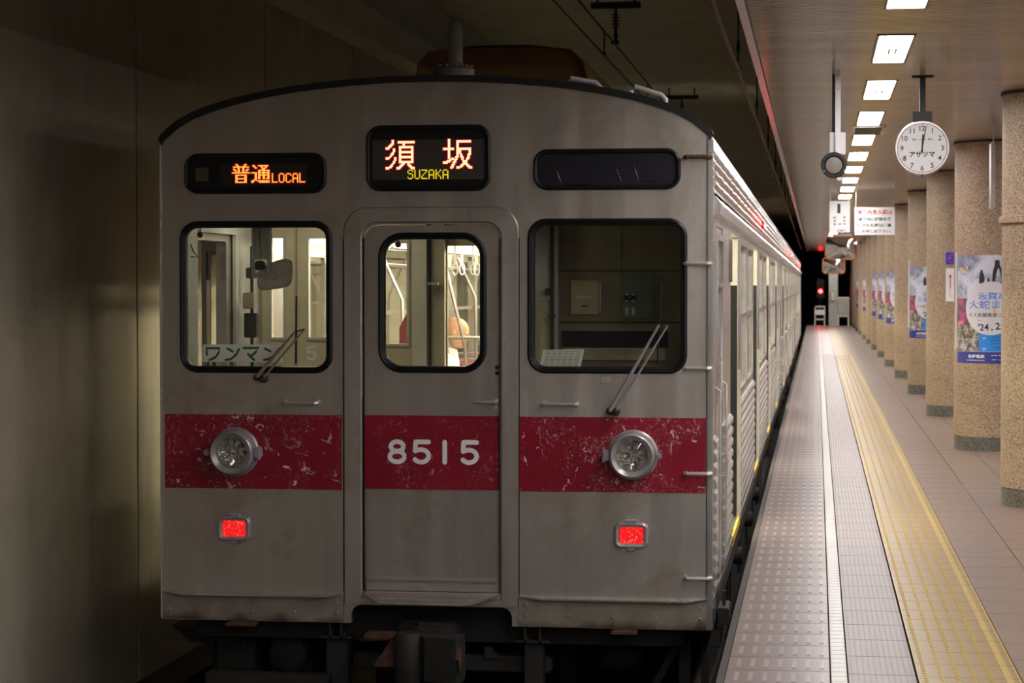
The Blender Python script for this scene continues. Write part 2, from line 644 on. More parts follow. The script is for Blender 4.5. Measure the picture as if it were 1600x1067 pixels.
def dup(root, loc, label, allobjs):
    r = root.copy(); COL.objects.link(r); r.location = loc; r['label'] = label
    for c in allobjs[root.name]:
        k = c[0].copy(); COL.objects.link(k); k.parent = r
        for g in c[1]:
            q = g.copy(); COL.objects.link(q); q.parent = k
    return r


def tree(root):
    return {root.name: [(c, kids(c)) for c in kids(root)]}


_FONT = None


def text2d(s, w=None, h=None, bold=0., cx=0., cz=0., align='C', res=2, stretch=False):
    """flat lettering as 2D triangles: returns (verts2d, faces) centred on (cx,cz)"""
    cu = bpy.data.curves.new('lettering', 'FONT')
    cu.body = s
    cu.size = 1
    cu.resolution_u = res
    cu.offset = bold
    cu.space_line = 1.25
    cu.align_x = 'LEFT'
    o = bpy.data.objects.new('lettering_tmp', cu)
    COL.objects.link(o)
    dg = bpy.context.evaluated_depsgraph_get()
    me = bpy.data.meshes.new_from_object(o.evaluated_get(dg))
    vs = [(q.co.x, q.co.y) for q in me.vertices]
    fs = [tuple(p.vertices) for p in me.polygons]
    bpy.data.objects.remove(o); bpy.data.curves.remove(cu); bpy.data.meshes.remove(me)
    if not vs: return [], []
    x0, x1 = min(p[0] for p in vs), max(p[0] for p in vs)
    z0, z1 = min(p[1] for p in vs), max(p[1] for p in vs)
    kx = w / (x1 - x0) if w else None
    kz = h / (z1 - z0) if h else None
    if kx is None: kx = kz
    if kz is None: kz = kx
    if w and h and not stretch: kx = kz = min(kx, kz)
    mx = {'C': (x0 + x1) / 2, 'L': x0, 'R': x1}[align]
    return [((p[0] - mx) * kx + cx, (p[1] - (z0 + z1) / 2) * kz + cz) for p in vs], fs


def text_xz(mb, s, y, **kw):
    vs, fs = text2d(s, **kw)
    mb.add([(p[0], y, p[1]) for p in vs], fs)
    return mb


def ribbon(mb, pts, wd, y, flip=1, cap=True):
    """flat painted stroke in the XZ plane, facing -Y, round ends"""
    pts = [Vector((p[0], p[1])) for p in pts]
    L, Rr = [], []
    for i, p in enumerate(pts):
        d = (pts[min(i + 1, len(pts) - 1)] - pts[max(i - 1, 0)]).normalized()
        nn = Vector((-d.y, d.x)) * wd / 2
        L.append(p + nn); Rr.append(p - nn)
    k = len(pts)
    mb.add([(q.x, y, q.y) for q in L + Rr], [(i, i + 1, k + i + 1, k + i) for i in range(k - 1)])
    if cap:
        for p in (pts[0], pts[-1]):
            mb.add([(p.x + wd / 2 * cos(2 * pi * j / 10), y - .0002, p.y + wd / 2 * sin(2 * pi * j / 10)) for j in range(10)], [tuple(range(10))])
    return mb


def arc(cx, cy, r, a0, a1, n=14, ry=None):
    ry = ry or r
    return [(cx + r * cos(radians(a0 + (a1 - a0) * i / n)), cy + ry * sin(radians(a0 + (a1 - a0) * i / n))) for i in range(n + 1)]

# ==================================================================== SETTING
Y0, Y1 = -14.0, 92.0
PW = 5.2
EDGE = -0.386
XW = -4.2      # tunnel wall
XR2 = 9.0

# trackbed, tunnel walls, ceilings
struct('floor_trackbed', MB().box(XW - .3, EDGE, Y0, Y1 + 20, -1.6, -1.32), M['trackbed'], 'dark concrete trackbed under the train')
wl = MB()
seams = [13.13 + 3.2 * k for k in range(-8, 30)]
ys = [Y0] + [s for s in seams if Y0 < s < Y1 + 20] + [Y1 + 20]
WT = 4.0
for a, b in zip(ys[:-1], ys[1:]):
    wl.box(XW - .35, XW, a + .016, b - .016, -1.32, WT)
wl.box(XW - .35, XW - .03, Y0, Y1 + 20, -1.32, WT)
struct('wall_left', wl, M['wall'], 'stained grey concrete tunnel wall with a vertical joint left of the train')
struct('trim_kerb', MB().box(XW, XW + .28, Y0, Y1 + 20, -1.32, -.93), M['trackbed'], 'low concrete kerb along the foot of the tunnel wall')
vt = MB()
vt.plate([(XW - .35, WT), (XW, WT), (XW + .35, 4.4), (-1.0, 4.4), (-.2, 4.15), (-.2, 4.6), (XW - .35, 4.6)], [], Y0, Y1 + 20)
vt.box(XW + .02, XW + .3, Y0, Y1 + 20, 3.72, 4.0)
struct('ceiling_tunnel', vt, M['vault'], 'dark concrete tunnel ceiling above the train')
struct('wall_right', MB().box(PW + 3.6, PW + 3.8, Y0, Y1 + 20, -1.6, 4.6), M['wall'], 'concrete wall beyond the far side of the platform')
struct('wall_back', MB().box(XW - .3, XR2, Y1 + 20, Y1 + 20.2, -1.6, 4.6).box(XW - .3, XR2, Y0 - .2, Y0, -1.6, 4.6), M['trackbed'], 'dark end of the tunnel')
struct('ceiling_far_side', MB().box(PW, PW + 3.8, Y0, Y1 + 20, 4.3, 4.5).box(PW - .02, PW, Y0, Y1, 3.0, 4.5).box(-.2, -.18, Y0, Y1, 3.06, 4.5).box(-.2, PW, Y1, Y1 + 20, 4.3, 4.5), M['vault'], 'concrete ceiling over the far track')

# platform body
pf = MB().box(EDGE + .0, PW, Y0, 85.5, -1.5, -.022)
floor = struct('floor', pf, M['plat_edge'], 'station platform paved in pinkish tiles with a yellow tactile strip')
# platform lip
part('platform_lip', MB().box(EDGE, EDGE + .03, Y0, 85.5, -.12, -.002), M['grout'], floor)

# -------- paving
def tile_mb(x0, x1, y0, y1, z=-.0, g=.0026, t=.022, b=.0012):
    m = MB()
    X0, X1, A, B = x0 + g, x1 - g, y0 + g, y1 - g
    m.loft([[(X0, A, z - t), (X1, A, z - t), (X1, B, z - t), (X0, B, z - t)],
            [(X0, A, z - b), (X1, A, z - b), (X1, B, z - b), (X0, B, z - b)],
            [(X0 + b, A + b, z), (X1 - b, A + b, z), (X1 - b, B - b, z), (X0 + b, B - b, z)]], False, True)
    return m


YS = 6.6
XE0, XE1 = EDGE + .03, .060        # edge slabs
XM1 = .128                          # white mosaic
XP1 = .397                          # pinkish tiles
XY1 = .803                          # yellow strip
SL = .3133


def joined(name, x0, x1, y0, y1, L, mat, g=.0018):
    m = MB()
    k = int((y1 - y0) / L)
    for i in range(k):
        m.v += []
        a = y0 + i * L
        m.add([(x0 + g, a + g, 0), (x1 - g, a + g, 0), (x1 - g, a + L - g, 0), (x0 + g, a + L - g, 0)], [(0, 1, 2, 3)])
    o = part(name, m, mat, floor, smooth=0, kind='stuff')
    return o


def tiles(name, x0, x1, L, count, mat, ystart=YS, z=0.0, g=.0026):
    me = tile_mb(x0, x1, 0, L, z, g).mesh(name, 0)
    me.materials.append(mat)
    out = []
    for i in range(count):
        out.append(link(name, me, None, floor, (0, ystart + i * L, 0)))
    return out


# edge slabs with seven raised tactile bars each
NE = 140
edge = tiles('edge_slab', XE0, XE1, SL, NE, M['t_edge'])
bars = MB()
for k in range(7):
    xc = EDGE + .075 + k * .0563
    for q in (-.0055, 0, .0055):
        bars.loft([[(xc + q - .0024, .055, -.001), (xc + q + .0024, .055, -.001), (xc + q + .0024, .245, -.001), (xc + q - .0024, .245, -.001)],
                   [(xc + q - .0014, .059, .004), (xc + q + .0014, .059, .004), (xc + q + .0014, .241, .004), (xc + q - .0014, .241, .004)]], False, True)
    bars.box(xc - .0088, xc + .0088, .05, .25, -.001, .0012)
bme = bars.mesh('tactile_bars', 0); bme.materials.append(M['t_bar'])
for s in edge:
    link('tactile_bars', bme, None, s)
ye = YS + NE * SL
joined('distant_edge_slabs', XE0, XE1, ye, 85.4, SL, M['t_edge'])
m = MB()
for i in range(int((85.4 - ye) / SL)):
    for k in range(7):
        xc = EDGE + .075 + k * .0563
        m.box(xc - .0088, xc + .0088, ye + i * SL + .05, ye + i * SL + .25, 0, .004)
part('distant_tactile_bars', m, M['t_bar'], floor, kind='stuff', smooth=0)

tiles('white_mosaic_tile', XE1, XM1, SL / 3, 290, M['t_white'])
joined('distant_mosaic_tiles', XE1, XM1, YS + 290 * SL / 3, 85.4, SL / 3, M['t_white'])
# pinkish tiles, with a fine field of low studs
PL = .43
pk = tiles('pinkish_tile', XM1, XP1, PL, 100, M['t_pink'])
st = MB()
for i in range(11):
    for j in range(17):
        x = XM1 + .018 + i * .0235; y = .022 + j * .0242
        st.loft([[(x - .0035, y - .003, 0), (x + .0035, y - .003, 0), (x + .0035, y + .003, 0), (x - .0035, y + .003, 0)],
                 [(x - .002, y - .0016, .0007), (x + .002, y - .0016, .0007), (x + .002, y + .0016, .0007), (x - .002, y + .0016, .0007)]], False, True)
sme = st.mesh('anti_slip_studs', 0); sme.materials.append(M['t_pink'])
for s in pk:
    q = link('anti_slip_studs', sme, None, s); q['kind'] = 'stuff'
joined('distant_pinkish_tiles', XM1, XP1, YS + 100 * PL, 85.4, PL, M['t_pink'])
# yellow tactile strip
YL = .301
yt = tiles('yellow_tactile_tile', XP1 + .004, XY1, YL, 140, M['t_yellow'], z=.003)
rb = MB()
for k in range(5):
    xc = XP1 + .034 + k * .063
    for j in range(6):
        y = .020 + j * .0502
        rb.loft([[(xc - .0085, y - .013, .002), (xc + .0085, y - .013, .002), (xc + .0085, y + .013, .002), (xc - .0085, y + .013, .002)],
                 [(xc - .0065, y - .010, .0075), (xc + .0065, y - .010, .0075), (xc + .0065, y + .010, .0075), (xc - .0065, y + .010, .0075)]], False, True)
rb.box(XP1 + .005, XP1 + .010, .002, YL - .002, .002, .0055)
rb.box(XY1 - .062, XY1 - .034, .003, YL - .003, .002, .0055)
rb.box(XY1 - .012, XY1 - .004, .002, YL - .002, .002, .0050)
rme = rb.mesh('tactile_ribs', 0); rme.materials.append(M['t_yellow2'])
for s in yt:
    link('tactile_ribs', rme, None, s)
ye = YS + 140 * YL
joined('distant_yellow_tiles', XP1 + .004, XY1, ye, 85.4, YL, M['t_yellow'])
m = MB()
for k in range(5):
    xc = XP1 + .034 + k * .063
    m.box(xc - .008, xc + .008, ye, 85.4, 0, .006)
part('distant_tactile_ribs', m, M['t_yellow2'], floor, kind='stuff', smooth=0)
# brown floor tiles
cols = [(XY1, 1.13), (1.13, 1.462), (1.462, 1.794), (1.794, 2.126), (2.126, 2.458)]
for ci, (a, b) in enumerate(cols):
    tiles('floor_tile', a, b, PL, [56, 60, 60, 60, 60][ci], M['t_floor'], YS + (.0 if ci % 2 == 0 else .0))
for ci, (a, b) in enumerate(cols):
    y = YS + [56, 60, 60, 60, 60][ci] * PL
    joined('distant_floor_tiles', a, b, y, 85.4, PL, M['t_floor'])
for k in range(8):
    joined('outer_floor_tiles', 2.458 + k * .332, 2.458 + (k + 1) * .332, YS, 85.4, PL, M['t_floor'])
# platform behind the camera
for a, b, L, mt in ((XE0, XE1, SL, 't_edge'), (XE1, XM1, SL, 't_white'), (XM1, XP1, PL, 't_pink'), (XP1, XY1, YL, 't_yellow'), (XY1, PW, PL, 't_floor')):
    joined('rear_paving', a, b, Y0, YS, L, M[mt])

# -------- platform ceiling
EC = -.345
cg = MB().box(EC - .0, PW, Y0, 88, CEIL + .035, CEIL + .16)
ceil = struct('ceiling_platform', cg, M['trackbed'], 'low platform ceiling of ribbed beige metal strips')  # dark-coloured backing deepens the shade in the gaps between ribs
SP = .062
sl = MB()
yy = 4.0
LX0, LX1 = .33, .522
lights = []
y = 12.04 - 2.63 * 10
while y < 84:
    lights.append(y); y += 2.63
L_LEN = 1.46


def strip_prof(y):   # one rounded rib, running across the platform
    return [(y, CEIL + .03), (y + .002, CEIL + .012), (y + .008, CEIL + .003), (y + SP * .42, CEIL), (y + SP - .026, CEIL + .003), (y + SP - .018, CEIL + .012), (y + SP - .016, CEIL + .03)]


def strip(m, y, x0, x1):
    p = strip_prof(y)
    m.loft([[(x0, q[0], q[1]) for q in p], [(x1, q[0], q[1]) for q in p]], closed=False)


y = 4.0
while y < 86:
    hit = any(a - SP < y < a + L_LEN for a in lights) or (18.75 < y < 19.75 and False)
    if hit:
        strip(sl, y, EC, LX0 - .012); strip(sl, y, LX1 + .012, PW)
    else:
        strip(sl, y, EC, PW)
    y += SP
me = sl.mesh('ceiling_strips', 30, recalc=False)
o = link('ceiling_strips', me, M['strip'], ceil); o['kind'] = 'stuff'
part('rear_ceiling_panel', MB().box(EC, LX0 - .012, Y0, 4.0, CEIL, CEIL + .03).box(LX1 + .012, PW, Y0, 4.0, CEIL, CEIL + .03), M['strip'], ceil)
part('edge_trim', MB().box(EC - .042, EC, Y0, 88, CEIL - .012, CEIL + .10), M['aluminium'], ceil, label='pinkish aluminium edge trim')
part('trim_shadow_gap', MB().box(EC, EC + .006, Y0, 88, CEIL - .010, CEIL + .03), M['black'], ceil)  # solid black strip standing in for the shadow beside the trim
part('closing_board', MB().box(EC, PW, 88, 88.1, CEIL, 4.5), M['trackbed'], ceil)

# fluorescent fittings
def make_light():
    t = thing('ceiling_light', 'x', 'ceiling light', (0, 0, 0), 'recessed lights along the platform ceiling')
    xc, hw = (LX0 + LX1) / 2, (LX1 - LX0) / 2
    fr = MB()
    o_, i_ = rect(-hw - .010, hw + .010, -.010, L_LEN + .010), rect(-hw + .004, hw - .004, .004, L_LEN - .004)
    fr.plate(o_, [i_], -.004, .034, 'xy')
    local('frame', fr, M['grey_plastic'], t)
    local('diffuser', MB().box(-hw + .004, hw - .004, .004, L_LEN - .004, .006, .014), M['lamp_tube'], t, smooth=0)
    yb_ = L_LEN * .56
    tb = MB().box(-.062, -.023, yb_, yb_ + .035, -.006, .004)
    tb.box(.023, .062, yb_, yb_ + .035, -.006, .004)
    U_ = lambda h, e: [(-h, yb_ + .035), (-h, yb_ - .24)] + [(-h * cos(radians(a)), yb_ - .24 - (.06 + e) * sin(radians(a))) for a in (30, 60, 90, 120, 150)] + [(h, yb_ - .24), (h, yb_ + .035)]
    tb.loft([[(p[0], p[1], z_) for p in q_] for q_, z_ in ((U_(.025, .004), -.010), (U_(.025, .004), -.016), (U_(.013, -.014), -.016), (U_(.013, -.014), -.010))], closed=False)
    local('lamp_holder', tb, M['lamp_tab'], t)
    return t


L0 = make_light()
xc = (LX0 + LX1) / 2
LT = tree(L0)
vis = [a for a in lights if a > 9.0]
names = ['nearest the top edge of the photo', 'second from the camera', 'third from the camera, above left of the clock rod', 'fourth from the camera, left of the clock rod',
         'fifth, just beyond the ceiling vent', 'sixth from the camera', 'seventh from the camera', 'eighth from the camera', 'ninth from the camera', 'tenth from the camera, just above the number sign']
ordw = ['first', 'second', 'third', 'fourth', 'fifth', 'sixth', 'seventh', 'eighth', 'ninth', 'tenth', 'eleventh', 'twelfth', 'thirteenth', 'fourteenth', 'fifteenth', 'sixteenth', 'seventeenth', 'eighteenth', 'nineteenth', 'twentieth'] + ['twenty-' + q for q in ('first', 'second', 'third', 'fourth', 'fifth', 'sixth', 'seventh', 'eighth', 'ninth')] + ['thirtieth', 'thirty-first', 'thirty-second']
nb = 0
first = True
vi = 0
for a in lights:
    if a > 9.0:
        lab = 'bright recessed fluorescent ceiling light, ' + (names[vi] if vi < len(names) else ordw[vi] + ' from the camera, behind the hanging signs')
        vi += 1
    elif a > 5:
        lab = 'bright recessed fluorescent ceiling light above the platform, ' + ordw[nb] + ' one before the top of the photo'; nb += 1
    else:
        lab = 'bright recessed fluorescent ceiling light outside the photo, ' + ordw[nb] + ' before its top edge'; nb += 1
    if first:
        L0.location = (xc, a, CEIL); L0['label'] = lab; first = False
    else:
        dup(L0, (xc, a, CEIL), lab, LT)
# row on the far half of the island
L2 = thing('ceiling_light_bar', 'long row of recessed lights over the far side of the platform', 'ceiling light', (3.3, 0, CEIL))
for a in lights:
    part('diffuser', MB().box(3.2, 3.4, a, a + L_LEN, CEIL - .012, CEIL - .004), M['lamp_tube'], L2, smooth=0)
part('housing', MB().box(3.18, 3.42, Y0 + .3, 86, CEIL - .004, CEIL), M['white'], L2)

# -------- pillars
PR = .385
PX = 1.297 + PR
PYS = [15.74 + 5.35 * k for k in range(14)]


def make_pillar():
    t = thing('pillar', 'x', 'pillar', (0, 0, 0), 'round speckled stone pillars along the platform')
    local('shaft', MB().lathe((0, 0, .13), (0, 0, 1), [(PR, 0), (PR, CEIL - .13 - .0)], 64), M['pillar'], t)
    local('plinth', MB().lathe((0, 0, 0), (0, 0, 1), [(PR - .006, 0), (PR - .006, .128), (PR, .13)], 64), M['pillar_base'], t, label='dark grey stone plinth band')
    local('collar', MB().lathe((0, 0, CEIL - .02), (0, 0, 1), [(PR, 0), (PR + .012, .0), (PR + .012, .02)], 64), M['dark_iron'], t)
    return t


P0 = make_pillar()
PT = tree(P0)
ordn = ['nearest', 'second', 'third', 'fourth', 'fifth', 'sixth', 'seventh', 'eighth', 'ninth', 'tenth', 'eleventh', 'twelfth', 'thirteenth', 'farthest']
extra = {0: ', cut off by the right edge of the photo', 1: ', carrying the largest festival poster', 2: ', with a blue no-smoking sign', 3: ', with a festival poster below the clock',
         4: ', bare, right of the warning sign', 5: ', with a festival poster under the warning sign'}
for k, yk in enumerate(PYS):
    lab = ordn[k] + ' round speckled beige stone pillar' + extra.get(k, ', with a festival poster' if k in (6, 7, 9, 11) else ', bare, far along the platform')
    if k == 0:
        P0.location = (PX, yk, 0); P0['label'] = lab
    else:
        dup(P0, (PX, yk, 0), lab, PT)


# -------- posters wrapped on the pillars
def wrapmap(th0, r):
    return lambda s, z: ((r) * sin(th0 + s / PR), -(r) * cos(th0 + s / PR), z)


def wrap_rect(x0, x1, z0, z1, th0, r, nx=14):
    f = wrapmap(th0, r)
    m = MB()
    m.loft([[f(x0 + (x1 - x0) * i / nx, z) for i in range(nx + 1)] for z in (z0, z1)], closed=False)
    return m


def wrap_poly(vs, fs, th0, r, m=None):
    f = wrapmap(th0, r)
    m = m or MB()
    m.add([f(a, b) for a, b in vs], fs)
    return m


def disc(cx, cz, r, n=28, rings=5):
    vs = [(cx, cz)]
    fs = []
    for j in range(1, rings + 1):
        for i in range(n):
            a = 2 * pi * i / n
            vs.append((cx + r * j / rings * cos(a), cz + r * j / rings * sin(a)))
    for i in range(n):
        fs.append((0, 1 + i, 1 + (i + 1) % n))
    for j in range(rings - 1):
        for i in range(n):
            a = 1 + j * n + i; b = 1 + j * n + (i + 1) % n
            fs.append((a, b, b + n, a + n))
    return vs, fs


def make_poster():
    TH = radians(-9)
    t = thing('festival_poster', 'x', 'poster', (0, 0, 0), 'blue and white festival posters on the pillars')
    W, z0, z1 = .80, .822, 1.832
    h = z1 - z0
    S = lambda u: -W / 2 + u * W       # u 0..1 across
    Z = lambda q: z1 - q * h           # q 0..1 down
    e = [PR + .0025]

    def nx():
        e[0] += .0006
        return e[0]

    def add(name, mb, mat):
        return local(name, mb, mat, t, smooth=60)
    # backing sheet, with thickness
    m = wrap_rect(S(0), S(1), z0, z1, TH, PR + .0022)
    m2 = wrap_rect(S(0), S(1), z0, z1, TH, PR + .0008)
    m.add(m2.v, m2.f)
    f = wrapmap(TH, PR + .0022); g = wrapmap(TH, PR + .0008)
    for s in (S(0), S(1)):
        m.add([f(s, z0), f(s, z1), g(s, z1), g(s, z0)], [(0, 1, 2, 3)])
    add('sheet', m, M['poster_circle'])
    r = nx()
    add('smoke_picture', wrap_rect(S(0), S(1), Z(.40), Z(0), TH, r), M['ph_sky'])
    add('firework_picture', wrap_rect(S(0), S(.30), Z(.64), Z(.40), TH, r), M['ph_a'])
    add('crowd_picture', wrap_rect(S(0), S(.20), Z(.775), Z(.64), TH, r), M['ph_b'])
    add('street_picture', wrap_rect(S(.20), S(.345), Z(.775), Z(.64), TH, r), M['ph_b'])
    add('parade_picture', wrap_rect(S(0), S(.345), Z(.89), Z(.78), TH, r), M['ph_c'])
    add('schedule_panel', wrap_rect(S(.345), S(1), Z(.89), Z(.64), TH, r), M['poster_sky'])
    add('footer_band', wrap_rect(S(0), S(1), Z(1), Z(.893), TH, r), M['poster_navy'])
    r = nx()
    add('tree_picture', wrap_poly(*[[(S(a), Z(b)) for a, b in ((.20, 0), (1, 0), (1, .16), (.80, .13), (.60, .10), (.48, .045), (.34, .03), (.27, .05))], [tuple(range(8))]], TH, r), M['ph_tree'])
    # dark figures waving a flag in the smoke
    r = nx()
    for cx, zz, s in ((.375, .135, 1.0), (.455, .205, .5), (.555, .045, 1.9)):
        vs = [(S(cx + a * s * .62), Z(zz + b * s)) for a, b in ((-.02, 0), (.02, 0), (.025, .025), (.05, .05), (.06, .09), (.05, .125), (-.05, .125), (-.045, .06), (-.025, .025))]
        add('dark_figure', wrap_poly(vs, [tuple(range(9))], TH, r), M['ink'])
    add('flag_pole', wrap_poly([(S(.20), Z(.128)), (S(.355), Z(.172)), (S(.355), Z(.163)), (S(.21), Z(.120))], [(0, 1, 2, 3)], TH, r), M['ink'])
    add('flag', wrap_poly([(S(.06), Z(.115)), (S(.18), Z(.098)), (S(.20), Z(.12)), (S(.14), Z(.145)), (S(.08), Z(.14))], [tuple(range(5))], TH, r), M['flag_yellow'])
    r = nx()
    v, fs = disc(S(.48), Z(.49), .25, 44)
    add('title_disc', wrap_poly(v, fs, TH, r), M['poster_circle'])
    r = nx()

    def letter(s, u, q, wd, hh, mat, b=.014):
        vs, fs = text2d(s, w=wd, h=hh, bold=b, cx=S(u), cz=Z(q), stretch=True)
        add('lettering', wrap_poly(vs, fs, TH, r), M[mat])
    letter('志賀高原', .56, .375, .36, .068, 'poster_blue')
    letter('大蛇まつり', .53, .455, .50, .082, 'poster_blue', .010)
    letter('ミス志賀高原コンテスト', .53, .552, .50, .040, 'ink')
    letter('24', .41, .665, .085, .066, 'ink', .024)
    letter('25', .59, .655, .085, .066, 'ink', .024)
    letter('2019', .36, .603, .04, .012, 'ink')
    letter('8', .345, .645, .018, .03, 'ink')
    for q, w_ in ((.755, .16), (.785, .2), (.815, .18), (.855, .14)):
        letter('志賀高原まつり会場', .60, q, w_, .009, 'ink')
    v, fs = disc(S(.53), Z(.515), .018, 16, 2)
    add('yellow_spot', wrap_poly(v, fs, TH, r), M['flag_yellow'])
    v, fs = disc(S(.50), Z(.688), .011, 16, 2)
    add('blue_spot', wrap_poly(v, fs, TH, r), M['poster_blue'])
    for a_ in ((.41, .765, .03, .016, '24'), (.41, .865, .03, .016, '25'), (.31, .935, .17, .032, '長野電鉄'), (.30, .972, .19, .010, '志賀高原観光協会'), (.60, .925, .18, .010, '主催 志賀高原'), (.60, .965, .16, .010, '後援 山ノ内町')):
        letter(a_[4], a_[0], a_[1], a_[2], a_[3], 'white')
    return t


FP = make_poster()
FT = tree(FP)
plab = {1: 'large festival poster on the second pillar, nearest the camera', 3: 'festival poster on the fourth pillar, left of the no-smoking sign', 5: 'festival poster on the sixth pillar, below the warning sign',
        6: 'narrow sliver of a festival poster on the seventh pillar', 7: 'sliver of a festival poster on the eighth pillar', 9: 'tiny festival poster on the tenth pillar', 11: 'farthest tiny festival poster, on the twelfth pillar'}
for i, (k, lab) in enumerate(plab.items()):
    if i == 0:
        FP.location = (PX, PYS[k], 0); FP['label'] = lab
    else:
        dup(FP, (PX, PYS[k], -.02 if k == 3 else 0), lab, FT)

# no-smoking sign and notice on the third pillar
TH = radians(-3)
z_a = at(1477, 394, PYS[2] - PR)[1]; z_b = at(1477, 413, PYS[2] - PR)[1]
z_c = at(1477, 419, PYS[2] - PR)[1]; z_d = at(1477, 471, PYS[2] - PR)[1]
def on_pillar(u):  # arc distance from the pillar's front line
    return u
t = thing('no_smoking_sign', 'small blue square no-smoking sign on the third pillar', 'sign', (PX, PYS[2], 0))
THn = radians(-27)
local('plate', wrap_rect(0, .165, z_b, z_a, THn, PR + .004), M['sign_blue'], t)
m = MB()
zc = (z_a + z_b) / 2
ring = []
n_ = 28
vs = [(.0825 + rr_ * cos(2 * pi * i / n_), zc + rr_ * sin(2 * pi * i / n_)) for rr_ in (.055, .042) for i in range(n_)]
wrap_poly(vs, [(i, (i + 1) % n_, n_ + (i + 1) % n_, n_ + i) for i in range(n_)], THn, PR + .0055, m)
wrap_poly([(.0825 - .038, zc + .030), (.0825 - .030, zc + .038), (.0825 + .038, zc - .030), (.0825 + .030, zc - .038)], [(0, 1, 2, 3)], THn, PR + .0055, m)
local('prohibition_ring', m, M['ink_red'], t)
local('cigarette_mark', wrap_poly([(.045, zc - .006), (.12, zc - .006), (.12, zc + .006), (.045, zc + .006)], [(0, 1, 2, 3)], THn, PR + .0048), M['white'], t)
t = thing('white_notice', 'tall white notice with red and green print below the no-smoking sign', 'notice', (PX, PYS[2], 0))
local('sheet', wrap_rect(0, .17, z_d, z_c, THn, PR + .003), M['white'], t)
m = MB(); hN = z_c - z_d
v, fs = disc(.055, z_c - .24 * hN, .016, 12, 1); wrap_poly(v, fs, THn, PR + .0045, m)
wrap_poly(*[[(.049, z_c - .62 * hN), (.061, z_c - .62 * hN), (.061, z_c - .26 * hN), (.049, z_c - .26 * hN)], [(0, 1, 2, 3)]], THn, PR + .0045, m)
for i in range(5):
    q = z_c - (.68 + .045 * i) * hN
    wrap_poly([(.048, q), (.06, q), (.06, q + .008), (.048, q + .008)], [(0, 1, 2, 3)], THn, PR + .0045, m)
local('red_column', m, M['ink_red'], t)
m = MB()
v, fs = disc(.115, z_c - .24 * hN, .014, 12, 1); wrap_poly(v, fs, THn, PR + .0045, m)
for i in range(10):
    q = z_c - (.32 + .05 * i) * hN
    wrap_poly([(.11, q), (.12, q), (.12, q + .009), (.11, q + .009)], [(0, 1, 2, 3)], THn, PR + .0045, m)
local('green_column', m, M['ink_green'], t)
# conduit strips on pillars
for k, zt in ((3, 1.90), (1, 1.86)):
    a = radians(-74)
    o = MB().box(PX + (PR + .004) * sin(a) - .008, PX + (PR + .004) * sin(a) + .008, PYS[k] - (PR + .004) * cos(a) - .01, PYS[k] - (PR + .004) * cos(a) + .01, .95, zt)
    q = part('corner_strip', o, M['white'], None)
    tag(q, 'thin white vertical strip on the left side of the ' + ('second' if k == 1 else 'fourth') + ' pillar', 'strip')
# moulding band near the top of the nearest pillar
t = part('cable_box', MB().lathe((PX, PYS[0], at(1575, 348, 15.36)[1]), (0, 0, 1), [(PR + .001, 0), (PR + .022, .006), (PR + .022, .05), (PR + .001, .058)], 48), M['pillar'], None)
tag(t, 'low stone-coloured band around the upper part of the nearest pillar', 'band')
# pale hanging board behind nearest pillar
x0, zz1 = at(1549, 222, 18.4); x1, zz0 = at(1562, 326, 18.4)
t = thing('hanging_board', 'pale board hanging between the nearest and second pillars, seen edge-on', 'sign', (x0, 18.4, CEIL))
part('panel', MB().bbox(x0, x0 + .035, 18.4, 18.62, zz0, zz1, .008), M['aluminium'], t)
part('hanger', MB().box(x0 + .02, x0 + .03, 18.5, 18.51, zz1, CEIL), M['aluminium'], t)

# ==================================================================== TRAIN
train = thing('train', 'stainless steel commuter train with red bands and number 8515, standing at the platform', 'train', (XC, D, RAIL))
YF = D


def tp(name, mb, mat, parent=train, label=None, smooth=35, kind=None):
    return part(name, mb, M[mat] if isinstance(mat, str) else mat, parent, label, smooth, kind)


ARC = [(0, 2.606), (.22, 2.602), (.42, 2.590), (.60, 2.574), (.745, 2.556), (.90, 2.530), (1.04, 2.50), (1.16, 2.466), (1.26, 2.430), (1.34, 2.386), (1.40, 2.338), (1.425, 2.315), (HW, 2.292)]


def arcpts(ins=0., drop=0.):
    """roof outline, right to left"""
    k = (HW - ins) / HW
    r = [(XC + d * k, z - drop) for d, z in ARC]
    return r[::-1] + [(XC - d * k, z - drop) for d, z in ARC[1:]]


ZB = -.196
cutL, cutR = F(549, 960)[0], F(800, 960)[0]
cutT = F(675, 947)[1]
front_outline = [(XL, ZB), (cutL, ZB)] + [(cutL, cutT - .05)] + [(cutL + .05 - .05 * cos(radians(a)), cutT - .05 + .05 * sin(radians(a))) for a in (30, 60, 90)] + \
    [(cutR - .05 + .05 * sin(radians(a)), cutT - .05 + .05 * cos(radians(a))) for a in (0, 30, 60)] + [(cutR, cutT - .05), (cutR, ZB), (XR, ZB)] + arcpts()
WLh = rrF(285, 349, 516, 579, .085)
WRh = rrF(828, 345, 1070, 580, .085)
DRh = rrF(568, 350, 781, 930, .075, rb=.002)
m = MB().plate(front_outline, [WLh, WRh, DRh], YF, YF + .045)
tp('front_shell', m, 'steel', label='brushed stainless steel front with a rounded roof line')
# black rubber drip edge following the roof line
o_, i_ = arcpts(-.006, -.020), arcpts(0.012, .014)
k = len(o_)
m = MB()
m.loft([[(p[0], YF - .012, p[1]) for p in o_], [(p[0], YF + .10, p[1]) for p in o_], [(p[0], YF + .10, p[1]) for p in i_], [(p[0], YF - .012, p[1]) for p in i_], [(p[0], YF - .012, p[1]) for p in o_]], closed=False)
tp('roof_edge_seal', m, 'roofdark')
